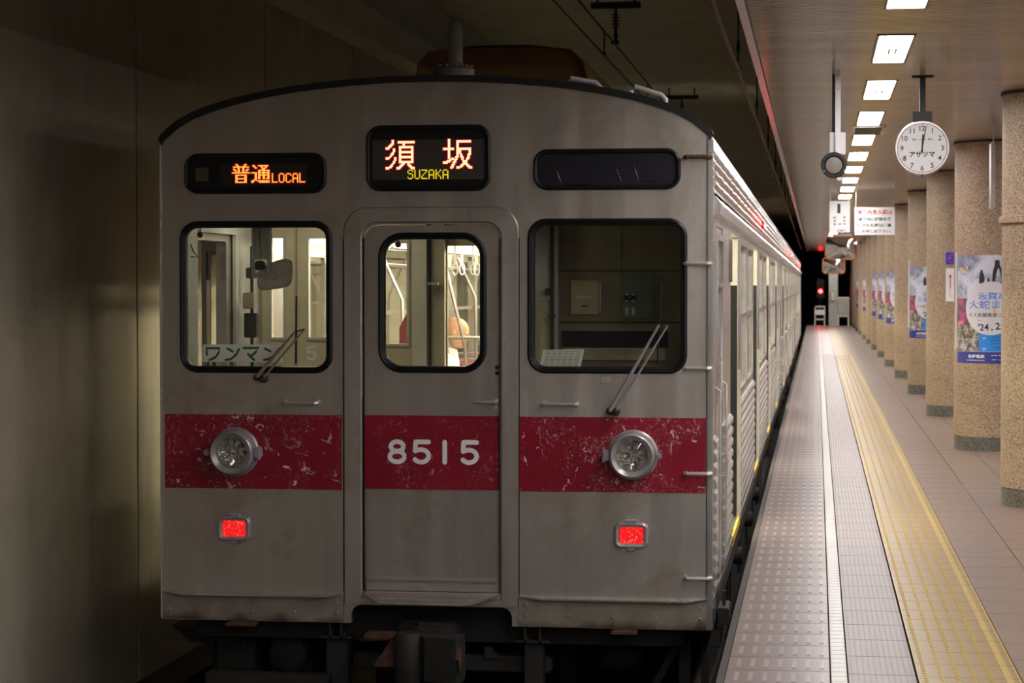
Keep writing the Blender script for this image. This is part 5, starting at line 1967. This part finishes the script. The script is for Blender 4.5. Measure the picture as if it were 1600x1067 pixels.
# ==================================================================== LOOSE THINGS IN THE CAB WINDOWS
yS = D + .024
x0, z1 = at(316, 538, yS); x1, z0 = at(441, 566, yS)
t = thing('route_sign', 'white sign with green katakana ワンマン propped inside the left windscreen', 'sign', (x0, yS, z0))
part('board', MB().bbox(x0, x1, yS, yS + .008, z0, z1, .002), M['white_board'], t)
m = MB()
T_ = lambda p: at(260 + p[0] / 3.557, 320 + p[1] / 3.557, yS)
for st_ in (((225, 832), (225, 797), (293, 797), (290, 822), (272, 848), (240, 862)), ((340, 799), (368, 815)), ((330, 862), (362, 855), (388, 832), (403, 803)),
            ((430, 795), (510, 795), (497, 818), (470, 842)), ((455, 830), (487, 862)), ((548, 799), (578, 814)), ((543, 862), (577, 855), (606, 832), (626, 800))):
    ribbon(m, [T_(p) for p in st_], .013, yS - .0008)
    for q in st_[1:-1]:
        c = T_(q); m.add([(c[0] + .0065 * cos(2 * pi * j / 10), yS - .0011, c[1] + .0065 * sin(2 * pi * j / 10)) for j in range(10)], [tuple(range(10))])
q = part('green_lettering', m, M['sign_green'], t, smooth=0)
q['kind'] = 'stuff'
yS = D + .10
c4 = [at(843, 573, yS), at(907, 574, yS), at(912, 546, yS), at(848, 547, yS)]
t = thing('timetable_card', 'printed card leaning in the lower left corner of the right windscreen', 'card', (c4[0][0], yS, c4[0][1]))
m = MB().loft([[(p[0], yS + .03 * (i > 1), p[1]) for i, p in enumerate(c4)], [(p[0], yS + .004 + .03 * (i > 1), p[1]) for i, p in enumerate(c4)]], True, True)
part('sheet', m, M['paper'], t)
m = MB()
for r in range(10):
    for c in range(6):
        u0, v0 = .08 + c * .145, .08 + r * .087
        def W(u, v):
            a = [c4[0][i] * (1 - u) * (1 - v) + c4[1][i] * u * (1 - v) + c4[2][i] * u * v + c4[3][i] * (1 - u) * v for i in (0, 1)]
            return (a[0], yS - .0008 + .03 * v, a[1])
        m.add([W(u0, v0), W(u0 + .115, v0), W(u0 + .115, v0 + .03), W(u0, v0 + .03)], [(0, 1, 2, 3)])
M['print_grey'] = plain('print_grey', (120, 128, 104), .7)
q = part('printed_rows', m, M['print_grey'], t, smooth=0); q['kind'] = 'stuff'

# ==================================================================== PASSENGER
def skin_body(name, joints, edges, mat, parent, sub=2, root=0):
    me = bpy.data.meshes.new(name)
    me.from_pydata([j[0] for j in joints], edges, [])
    o = link(name, me, M[mat] if isinstance(mat, str) else mat, parent)
    sk = o.modifiers.new('skin', 'SKIN')
    if not me.skin_vertices: me.skin_vertices.new(name='')
    for i, j in enumerate(joints):
        r = j[1]
        me.skin_vertices[0].data[i].radius = (r, r) if not isinstance(r, tuple) else r
        me.skin_vertices[0].data[i].use_root = (i == root)
    sk.use_smooth_shade = True
    ss = o.modifiers.new('sub', 'SUBSURF'); ss.levels = sub; ss.render_levels = sub
    return o


# seated on the left-hand bench, facing across the car (+X), head bowed a little
px_, py_ = XL + .35, 17.72
per = thing('person', 'bald person in a white shirt seated inside the train, behind the front door window', 'person', (px_, py_, .385))
J = [((0, 0, .08), .15), ((-.02, 0, .26), .14), ((-.01, 0, .44), .16), ((.03, 0, .55), .10), ((.06, 0, .615), .055), ((.07, 0, .66), .050),
     ((.0, .20, .50), .065), ((.0, -.20, .50), .065), ((.06, .26, .28), .048), ((.06, -.26, .28), .048), ((.24, .20, .16), .038), ((.24, -.20, .16), .038), ((.33, .13, .15), .028), ((.33, -.13, .15), .028),
     ((.05, .10, .07), .10), ((.05, -.10, .07), .10), ((.46, .13, .08), .075), ((.46, -.13, .08), .075), ((.50, .13, -.18), .058), ((.50, -.13, -.18), .058), ((.50, .13, -.38), .042), ((.50, -.13, -.38), .042), ((.60, .14, -.41), .035), ((.60, -.14, -.41), .035)]
E_ = [(0, 1), (1, 2), (2, 3), (3, 4), (4, 5), (3, 6), (3, 7), (6, 8), (7, 9), (8, 10), (9, 11), (10, 12), (11, 13), (0, 14), (0, 15), (14, 16), (15, 17), (16, 18), (17, 19), (18, 20), (19, 21), (20, 22), (21, 23)]
skin_body('body', J, E_, 'shirt', per)
tr_ = skin_body('trousers', [((.0, 0, .08), .155), ((.06, .10, .07), .105), ((.06, -.10, .07), .105), ((.46, .13, .08), .08), ((.46, -.13, .08), .08), ((.50, .13, -.18), .064), ((.50, -.13, -.18), .064), ((.50, .13, -.36), .052), ((.50, -.13, -.36), .052)],
                [(0, 1), (0, 2), (1, 3), (2, 4), (3, 5), (4, 6), (5, 7), (6, 8)], 'dark_trousers', per)
# head in profile towards +X
m = MB()
loops = []
prof = [(-.125, .030, .036, .045), (-.100, .040, .060, .052), (-.070, .030, .078, .062), (-.030, .014, .094, .072), (.010, .006, .102, .077), (.050, .000, .102, .077), (.085, -.006, .090, .068), (.112, -.010, .062, .048), (.126, -.012, .022, .018)]
for z, cx, rx, ry in prof:
    loops.append([(cx + rx * cos(2 * pi * i / 24) * (1.0 if cos(2 * pi * i / 24) > 0 else 1.0), ry * sin(2 * pi * i / 24), z) for i in range(24)])
m.loft(loops, True, True)
rot = Matrix.Translation((.095, 0, .775)) @ Matrix.Rotation(radians(14), 4, 'Y')
m.v = [tuple(rot @ Vector(q)) for q in m.v]
hd = link('head', m.mesh('head', 80), M['skin'], per)
ss = hd.modifiers.new('sub', 'SUBSURF'); ss.levels = 1; ss.render_levels = 1


def headpart(name, mb, mat):
    mb.v = [tuple(rot @ Vector(q)) for q in mb.v]
    return link(name, mb.mesh(name, 60), M[mat], hd)


m = MB().loft([[(.100, -.010, .03), (.100, .010, .03), (.106, 0, .03)], [(.104, -.016, -.012), (.104, .016, -.012), (.134, 0, -.014)], [(.100, -.014, -.022), (.100, .014, -.022), (.112, 0, -.026)]], True, True)
headpart('nose', m, 'skin')
for s_ in (-1, 1):
    headpart('eye', MB().sphere((.094, s_ * .032, .018), .012, 10, 6), 'white')
    headpart('pupil', MB().sphere((.103, s_ * .032, .018), .005, 8, 5), 'ink')
    headpart('ear', MB().sphere((-.004, s_ * .078, -.004), .032, 12, 8, (.55, .28, 1)), 'skin')
headpart('mouth', MB().sphere((.100, 0, -.055), .022, 10, 6, (.35, 1, .28)), 'ink_red')
m = MB()
for s_ in (-1, 1):      # collar points
    m.loft([[(.075, s_ * .01, .60), (.02, s_ * .065, .645), (.06, s_ * .075, .59), (.11, s_ * .03, .55)], [(.08, s_ * .01, .605), (.025, s_ * .07, .65), (.065, s_ * .08, .595), (.115, s_ * .03, .555)]], True, True)
link('collar', m.mesh('collar', 40), M['shirt'], per)
for s_ in (-1, 1):
    hj = [((.33, s_ * .13, .15), .026), ((.38, s_ * .105, .145), (.036, .018))]
    he = [(0, 1)]
    for f_, (dy, ln) in enumerate(((-.030, .062), (-.010, .072), (.010, .066), (.028, .052))):
        b_ = len(hj)
        hj += [((.41, s_ * (.095 + dy), .150), .0095), ((.41 + ln * .6, s_ * (.088 + dy), .145), .0085), ((.41 + ln * .95, s_ * (.085 + dy), .125), .007)]
        he += [(1, b_), (b_, b_ + 1), (b_ + 1, b_ + 2)]
    b_ = len(hj)
    hj += [((.365, s_ * .065, .15), .011), ((.395, s_ * .045, .145), .009)]
    he += [(1, b_), (b_, b_ + 1)]
    skin_body('hand', hj, he, 'skin', per, sub=1)
for s_ in (-1, 1):
    m = MB().bbox(.44, .68, s_ * .13 - .045, s_ * .13 + .045, -.445, -.36, .03)
    link('shoe', m.mesh('shoe', 60), M['black'], per)

# ==================================================================== TRACK, OVERHEAD LINE, END OF THE PLATFORM
for s_, nm in ((-1, 'rail nearer the tunnel wall'), (1, 'rail nearer the platform')):
    x = XC + s_ * .5335
    m = MB().loft([[(x + a, y, RAIL - .15 + b) for a, b in ((-.06, 0), (.06, 0), (.055, .012), (.009, .03), (.009, .11), (.032, .122), (.032, .15), (-.032, .15), (-.032, .122), (-.009, .11), (-.009, .03), (-.055, .012))] for y in (Y0 + .1, Y1 + 15)], True, True)
    o = part('rail', m, M['dark_iron'], None)
    tag(o, 'steel running ' + nm + ', under the train', 'rail', 'rails of the near track')
for k in range(36):
    m = MB().bbox(XC - 1.0, XC + 1.0, -.12, .12, -.17, 0, .015) if k == 0 else None
    if k == 0:
        sme_ = m.mesh('sleeper', 30); sme_.materials.append(M['trackbed'])
        tr0 = thing('track_sleepers', 'concrete sleepers under the rails in front of and beneath the train', 'sleepers', (0, 0, RAIL - .152))
    link('sleeper', sme_, None, tr0, (0, -2 + k * .62, 0))

XWI = XC + .02
ZC, ZM = 3.66, 3.88
t = thing('overhead_line', 'overhead contact wire and messenger wire with droppers above the train', 'wire', (XWI, 0, ZC))
part('contact_wire', MB().tube([(XWI, Y0 + .1, ZC), (XWI, Y1 + 18, ZC)], .0095, 6), M['black'], t)
part('messenger_wire', MB().tube([(XWI, Y0 + .1, ZM), (XWI, Y1 + 18, ZM)], .009, 6), M['black'], t)
for i in range(12):
    y = 6.0 + i * 5.2 + 3.5
    m = MB().tube([(XWI, y, ZM), (XWI, y, ZC)], .003, 4).tube([(XWI, y + .14, ZM), (XWI, y, ZC)], .003, 4)
    m.bbox(XWI - .02, XWI + .02, y - .02, y + .02, ZC, ZC + .03, .004)
    part('dropper', m, M['black'], t)
def insul(y, lab):
    t = thing('insulator', lab, 'insulator', (XWI, y, 4.4), 'overhead line insulators under the tunnel ceiling')
    m = MB().box(XWI - .24, XWI + .24, y - .03, y + .03, 4.235, 4.285)
    m.box(XWI - .24, XWI + .24, y - .05, y + .05, 4.28, 4.29)
    part('support_bar', m, M['dark_iron'], t)
    m = MB()
    for s_ in (-.18, .18):
        m.box(XWI + s_ - .01, XWI + s_ + .01, y - .01, y + .01, 4.285, 4.42)
    part('hanger_rod', m, M['dark_iron'], t)
    pr = [(.012, 0)]
    for i in range(5):
        z = -.06 - i * .03
        pr += [(.014, -z), (.042, -z + .006), (.044, -z + .010), (.014, -z + .016)]
    pr += [(.014, .24), (.022, .27), (.010, .34)]
    part('ribbed_insulator', MB().lathe((XWI, y, 4.24), (0, 0, -1), pr, 14), M['roofdark'], t)
    part('wire_clamp', MB().bbox(XWI - .045, XWI + .03, y - .03, y + .03, ZM + .010, ZM + .045, .006), M['dark_iron'], t)
insul(21.1, 'ribbed insulator hanging from a drilled bar above the wires, nearest the camera')
insul(31.5, 'second ribbed insulator, farther along the wires behind the train roof')

# dusty conduit slung beside the ceiling edge
m = MB()
pts = []
for i in range(150):
    y = 3 + i * .55
    ph = ((y - 14.1) % 4.45) / 4.45
    sag = -.03 * (1 - (2 * ph - 1) ** 2)
    pts.append((-.505 - .0012 * max(0, y - 20), y, 2.95 + sag))
t = thing('cable_conduit', 'long dusty cable conduit slung beside the platform ceiling edge', 'conduit', (-.505, 0, 2.95))
part('pipe', MB().tube(pts, .0145, 8), M['conduit'], t)
for i in range(17):
    y = 14.1 - 8.9 + i * 4.45
    x = -.505 - .0012 * max(0, y - 20)
    m = MB().tube([(x, y, 2.94), (x, y, 4.3)], .006, 6)
    m.tube([(x, y, 3.05), (x, y, 3.12)], .012, 6)
    m.lathe((x, y - .02, 2.95), (0, 1, 0), [(.018, 0), (.021, .01), (.021, .03), (.018, .04)], 12)
    part('hanger', m, M['dark_iron'], t)

# clock
YC = 14.35
cx, cz = at(1441, 231, YC)
R_ = 41.5 * YC / FPX
t = thing('station_clock', 'round white hanging station clock showing noon, with black numerals', 'clock', (cx, YC, CEIL))
RZ = radians(-4)
def ck_(m):
    """turn about the clock's own upright axis"""
    c_, s__ = cos(RZ), sin(RZ)
    m.v = [(cx + (x - cx) * c_ - (y - YC) * s__, YC + (x - cx) * s__ + (y - YC) * c_, z) for x, y, z in m.v]
    return m
part('ceiling_plate', ck_(MB().bbox(cx - .07, cx + .07, YC + .03, YC + .08, CEIL - .012, CEIL, .003)), M['black'], t)
part('rod', ck_(MB().bbox(cx - .019, cx + .019, YC + .035, YC + .075, cz + R_ + .03, CEIL - .01, .003)), M['black'], t)
part('rod_edge', ck_(MB().box(cx - .0205, cx - .0185, YC + .034, YC + .04, cz + R_ + .03, CEIL - .02)), M['aluminium'], t)
part('mount_block', ck_(MB().bbox(cx - .062, cx + .062, YC + .015, YC + .10, cz + R_ - .02, cz + R_ + .062, .003)), M['black'], t)
m = MB().lathe((cx, YC, cz), (0, -1, 0), [(R_ - .018, -.10), (R_ - .004, -.105), (R_, -.09), (R_, .0), (R_ - .004, .010), (R_ - .014, .010), (R_ - .018, .002)], 64)
part('case', ck_(m), M['aluminium'], t)
part('rear_face', ck_(MB().lathe((cx, YC + .10, cz), (0, 1, 0), [(R_ - .018, -.01), (.001, -.008)], 48)), M['white'], t)
dl = part('dial', ck_(MB().lathe((cx, YC - .001, cz), (0, -1, 0), [(R_ - .016, 0), (.0005, .0005)], 48)), M['white'], t)
yd = YC - .0035
Rn = R_ * .735
for k in range(1, 13):
    a = radians(90 - 30 * k)
    vs, fs = text2d(str(k), h=R_ * .19, bold=.012, cx=cx + Rn * cos(a) , cz=cz - R_ * .01 + Rn * sin(a))
    part('numeral', ck_(MB().add([(p[0], yd, p[1]) for p in vs], fs)), M['ink'], dl, smooth=0)
m = MB()
for k in range(60):
    a = radians(6 * k)
    r0, r1, w_ = (R_ * .855, R_ * .90, .0016) if k % 5 == 0 else (R_ * .875, R_ * .895, .0006)
    d_ = Vector((cos(a), sin(a))); n_2 = Vector((-d_.y, d_.x)) * w_
    q = [d_ * r0 - n_2, d_ * r1 - n_2, d_ * r1 + n_2, d_ * r0 + n_2]
    m.add([(cx + p.x, yd, cz + p.y) for p in q], [(0, 1, 2, 3)])
part('minute_marks', ck_(m), M['ink'], dl, smooth=0, kind='stuff')
vs, fs = text2d('アサツマ', w=R_ * .92, h=R_ * .20, bold=.03, cx=cx, cz=cz - R_ * .24, stretch=True)
part('trade_name', ck_(MB().add([(p[0], yd, p[1]) for p in vs], fs)), M['ink'], dl, smooth=0)
vs, fs = text2d('宝石・メガネ・時計', w=R_ * .74, h=R_ * .09, bold=.01, cx=cx, cz=cz + R_ * .31, stretch=True)
part('trade_line', ck_(MB().add([(p[0], yd, p[1]) for p in vs], fs)), M['ink'], dl, smooth=0)


def hand(name, ang, r0, r1, w0, w1, y, mat):
    a = radians(90 - ang)
    d_ = Vector((cos(a), sin(a))); n_2 = Vector((-d_.y, d_.x))
    q = [d_ * r0 - n_2 * w0, d_ * r1 - n_2 * w1, d_ * r1 + n_2 * w1, d_ * r0 + n_2 * w0]
    m = MB().loft([[(cx + p.x, yy_, cz + p.y) for p in q] for yy_ in (y, y - .001)], True, True)
    part(name, ck_(m), M[mat], dl, smooth=0)


hand('hour_hand', 3, -R_ * .18, R_ * .50, .0055, .0045, yd - .002, 'ink')
hand('minute_hand', 10, -R_ * .18, R_ * .82, .0045, .0022, yd - .004, 'ink')
hand('second_hand', 38, -R_ * .20, R_ * .38, .0007, .0005, yd - .006, 'aluminium')
part('cover_pin', ck_(MB().bbox(cx - .006, cx + .006, YC - .012, YC, cz - R_ - .014, cz - R_ + .004, .002)), M['dark_iron'], t)

# round lamp on a white hanging bracket
YL_ = 14.1
t = thing('signal_repeater', 'round black lamp with dull grey lens on a white hanging bracket', 'signal lamp', (at(1308, 118, YL_)[0], YL_, CEIL))
A = lambda px, py: at(px or 1306, py or 200, YL_)
m = MB().bbox(A(1305, 0)[0], A(1313.5, 0)[0], YL_ - .01, YL_ + .01, A(0, 241)[1], CEIL - .005, .003)
part('hanger_bar', m, M['white'], t)
m = MB().lathe((A(1309, 0)[0], YL_ - .010, A(0, 119)[1]), (0, -1, 0), [(.008, 0), (.008, .005)], 8, cap1=True).lathe((A(1309, 0)[0], YL_ - .010, A(0, 139)[1]), (0, -1, 0), [(.008, 0), (.008, .005)], 8, cap1=True)
part('bolts', m, M['aluminium'], t, kind='stuff')
part('back_plate', MB().bbox(A(1296.5, 0)[0], A(1321.5, 0)[0], YL_ + .022, YL_ + .032, A(0, 241)[1], A(0, 206)[1], .004), M['white'], t)
part('black_rod', MB().bbox(A(1300, 0)[0], A(1304.5, 0)[0], YL_ + .035, YL_ + .055, A(0, 245)[1], CEIL - .002, .002), M['black'], t)
x, z = A(1303, 258)
m = MB().lathe((x, YL_ + .04, z), (0, -1, 0), [(.050, -.05), (.080, -.03), (.083, 0), (.083, .05), (.078, .058), (.062, .058), (.054, .046), (.052, .040)], 36, cap0=True)
part('lamp_housing', m, M['black'], t)
part('lamp_lens', MB().lathe((x, YL_ + .0, z), (0, -1, 0), [(.054, 0), (.03, .006), (.001, .008)], 28), M['grey_plastic'], t)
m = MB()
for dx, dz_ in ((-.050, -.038), (.052, -.034)):
    m.lathe((x + dx * 1.25, YL_ - .02, z + dz_), (0, -1, 0), [(.004, 0), (.004, .006)], 8, cap1=True)
m.bbox(x + .02, x + .055, YL_ - .02, YL_ + .04, z - .098, z - .078, .003)
part('screws', m, M['handle'], t, kind='stuff')

# ceiling vent
a, b = at(1334, 206, 19.3)[0], at(1374, 206, 19.3)[0]
t = thing('ceiling_vent', 'dark rectangular grille in the platform ceiling beyond the clock rod', 'vent', ((a + b) / 2, 19.3, CEIL))
m = MB()
yb0, yb1 = 18.84, 19.84
part('frame', MB().plate(rect(a - .02, b + .045, yb0, yb1), [rect(a + .01, b + .015, yb0 + .03, yb1 - .03)], CEIL - .012, CEIL + .0, 'xy'), M['aluminium'], t)
part('backing', MB().box(a + .01, b + .015, yb0 + .03, yb1 - .03, CEIL - .004, CEIL - .001), M['olive_dk'], t)
sm_ = MB().box(0, b - a + .005, 0, .012, -.008, -.003).mesh('slat', 0); sm_.materials.append(M['olive'])
for i in range(22):
    link('slat', sm_, None, t, (a + .01 - (a + b) / 2, yb0 + .05 + i * .042 - 19.3, 0))

# hanging signs
def hang_sign(name, label, px0, py0, px1, py1, Y, hangers, dy=.02):
    a, z1 = at(px0, py0, Y); b, z0 = at(px1, py1, Y)
    t = thing(name, label, 'sign', ((a + b) / 2, Y, CEIL))
    part('board', MB().bbox(a, b, Y, Y + dy, z0, z1, .003), M['white'], t)
    for h_ in hangers:
        x = a + (b - a) * h_
        part('hanger', MB().box(x - .006, x + .006, Y + .005, Y + .015, z1, CEIL), M['aluminium'], t)
    return t, a, b, z0, z1


t, a, b, z0, z1 = hang_sign('warning_sign', 'white hanging sign with a red heading forbidding entry to the tracks', 1335.5, 324, 1398, 367, 31.6, (.03, .97))
W_, H2 = b - a, z1 - z0
def put(s, u, q, wd, hh, mat, bold=.02, align='C', name='lettering'):
    vs, fs = text2d(s, w=wd * W_, h=hh * H2, bold=bold, cx=a + u * W_, cz=z1 - q * H2, align=align, stretch=True)
    part(name, MB().add([(p[0], t.location.y - .0012, p[1]) for p in vs], fs), M[mat], t, smooth=0)
put('線路内立入禁止', .5, .17, .90, .17, 'ink_red', .03)
put('線路内に持物を落', .5, .43, .84, .13, 'ink', .025)
put('とされた時は係員', .5, .65, .84, .13, 'ink', .025)
put('にお申し出下さい。', .5, .86, .84, .12, 'ink', .02)
t, a, b, z0, z1 = hang_sign('platform_number_sign', 'tall white hanging sign with a large black number 1', 1296, 314, 1328, 363, 32.4, (.05, .95))
W_, H2 = b - a, z1 - z0
put('1', .46, .24, .15, .30, 'ink', .03)
put('朝', .25, .53, .13, .07, 'ink'); put('陽', .74, .53, .13, .07, 'ink')
put('須', .25, .635, .13, .07, 'ink'); put('坂', .74, .635, .13, .07, 'ink')
put('湯', .25, .74, .13, .07, 'ink'); put('田', .50, .74, .13, .06, 'ink'); put('中', .74, .74, .13, .07, 'ink')
put('方面行', .58, .94, .42, .06, 'ink')

# convex mirrors
def mirror(label, px0, py0, px1, py1, Y, tilt):
    a, z1 = at(px0, py0, Y); b, z0 = at(px1, py1, Y)
    w_, h_ = (b - a) / 2, (z1 - z0) / 2
    t = thing('platform_mirror', label, 'mirror', ((a + b) / 2, Y, (z0 + z1) / 2), 'orange-rimmed convex mirrors over the platform', tilt)
    L = []
    for ins, dy in ((0, .05), (0, 0), (.006, -.012), (.022, -.010), (.026, .002)):
        L.append([(p[0], dy, p[1]) for p in rr(-w_ + ins, w_ - ins, -h_ + ins, h_ - ins, .09 - ins, n=6)])
    link('rim', MB().loft(L, True).mesh('rim', 35), M['orange_rim'], t)
    L = []
    for k_ in (0, .25, .5, .75, .999):
        L.append([(p[0] * (1 - k_), -.004 - .05 * (1 - (1 - k_) ** 2), p[1] * (1 - k_)) for p in rr(-w_ + .02, w_ - .02, -h_ + .02, h_ - .02, .075, n=6)])
    link('mirror_face', MB().loft(L, False, True).mesh('mirror_face', 80), M['chrome'], t)
    m = MB().tube([(0, .03, h_), (0, .10, h_ + .05), (0, .10, CEIL - t.location.z)], .018, 8)
    m.bbox(-.16, .16, .02, .10, h_ - .01, h_ + .035, .008)
    link('bracket', m.mesh('bracket', 35), M['aluminium'], t)
    return t


mirror('larger orange-rimmed convex mirror, hung in front under the number sign', 1288, 368.5, 1341, 406, 38.0, radians(-10))
mirror('smaller orange-rimmed convex mirror, lower and behind the larger one', 1284.5, 402, 1320.5, 428, 56.0, radians(-6))

# end of the platform
YE = 84.0
Ee = lambda px, py: at(px or 1300, py or 470, YE)
t = thing('end_column', 'plain grey square column at the far end of the platform', 'column', (Ee(1301, 0)[0], YE, 0))
part('shaft', MB().bbox(Ee(1295, 0)[0], Ee(1309, 0)[0], YE, YE + .4, 0, CEIL, .01), M['aluminium'] if False else M['pale'], t)
t = thing('call_box', 'small ochre box on the far end column', 'box', (Ee(1301, 0)[0], YE - .15, 0))
part('case', MB().bbox(Ee(1298, 0)[0], Ee(1304.5, 0)[0], YE - .16, YE, Ee(0, 470)[1], Ee(0, 455)[1], .01), M['ochre_box'], t)
part('door_panel', MB().bbox(Ee(1299, 0)[0], Ee(1303.5, 0)[0], YE - .17, YE - .158, Ee(0, 468.5)[1], Ee(0, 456.5)[1], .004), M['cream'], t)
t = thing('slatted_gate', 'pale vertical-slatted gate right of the far end column', 'gate', (Ee(1318, 0)[0], YE, 0))
x0, x1 = Ee(1309, 0)[0], Ee(1327, 0)[0]; z0, z1 = Ee(0, 495)[1], Ee(0, 464)[1]
part('frame_rail', MB().box(x0, x1, YE, YE + .05, z1 - .05, z1), M['cream'], t)
part('frame_rail', MB().box(x0, x1, YE, YE + .05, z0, z0 + .05), M['cream'], t)
for i in range(6):
    x = x0 + (x1 - x0) * (i + .3) / 6
    part('slat', MB().box(x, x + .045, YE + .01, YE + .04, z0, z1), M['cream'], t)
part('leg', MB().box(x0, x0 + .05, YE, YE + .05, 0, z0).box(x1 - .05, x1, YE, YE + .05, 0, z0), M['cream'], t)
t = thing('end_barrier', 'low pale barrier with a white board left of the far end column', 'barrier', (Ee(1281, 0)[0], YE, 0))
x0, x1 = Ee(1272.5, 0)[0], Ee(1289.5, 0)[0]
m = MB()
for py in (479, 499):
    m.box(x0, x1, YE, YE + .05, Ee(0, py)[1] - .03, Ee(0, py)[1] + .03)
m.box(x0, x0 + .05, YE, YE + .05, 0, Ee(0, 478)[1]).box(x1 - .05, x1, YE, YE + .05, 0, Ee(0, 478)[1])
part('frame', m, M['cream'], t)
part('board', MB().bbox(x0, x1, YE - .03, YE - .005, Ee(0, 492)[1], Ee(0, 484)[1], .004), M['white'], t)
t = thing('red_signal', 'glowing red signal in the dark beyond the platform end', 'signal', (at(1282, 455, 88)[0], 88, -1.32))
x, z = at(1282, 455, 88)
part('post', MB().tube([(x, 88.1, -1.32), (x, 88.1, z - .2)], .05, 8), M['dark_iron'], t)
part('lamp_head', MB().bbox(x - .16, x + .16, 88.0, 88.2, z - .3, z + .5, .03), M['black'], t)
part('red_aspect', MB().lathe((x, 88.0, z), (0, -1, 0), [(.075, 0), (.075, .01), (.05, .03)], 16, cap1=True), M['signal_red'], t)
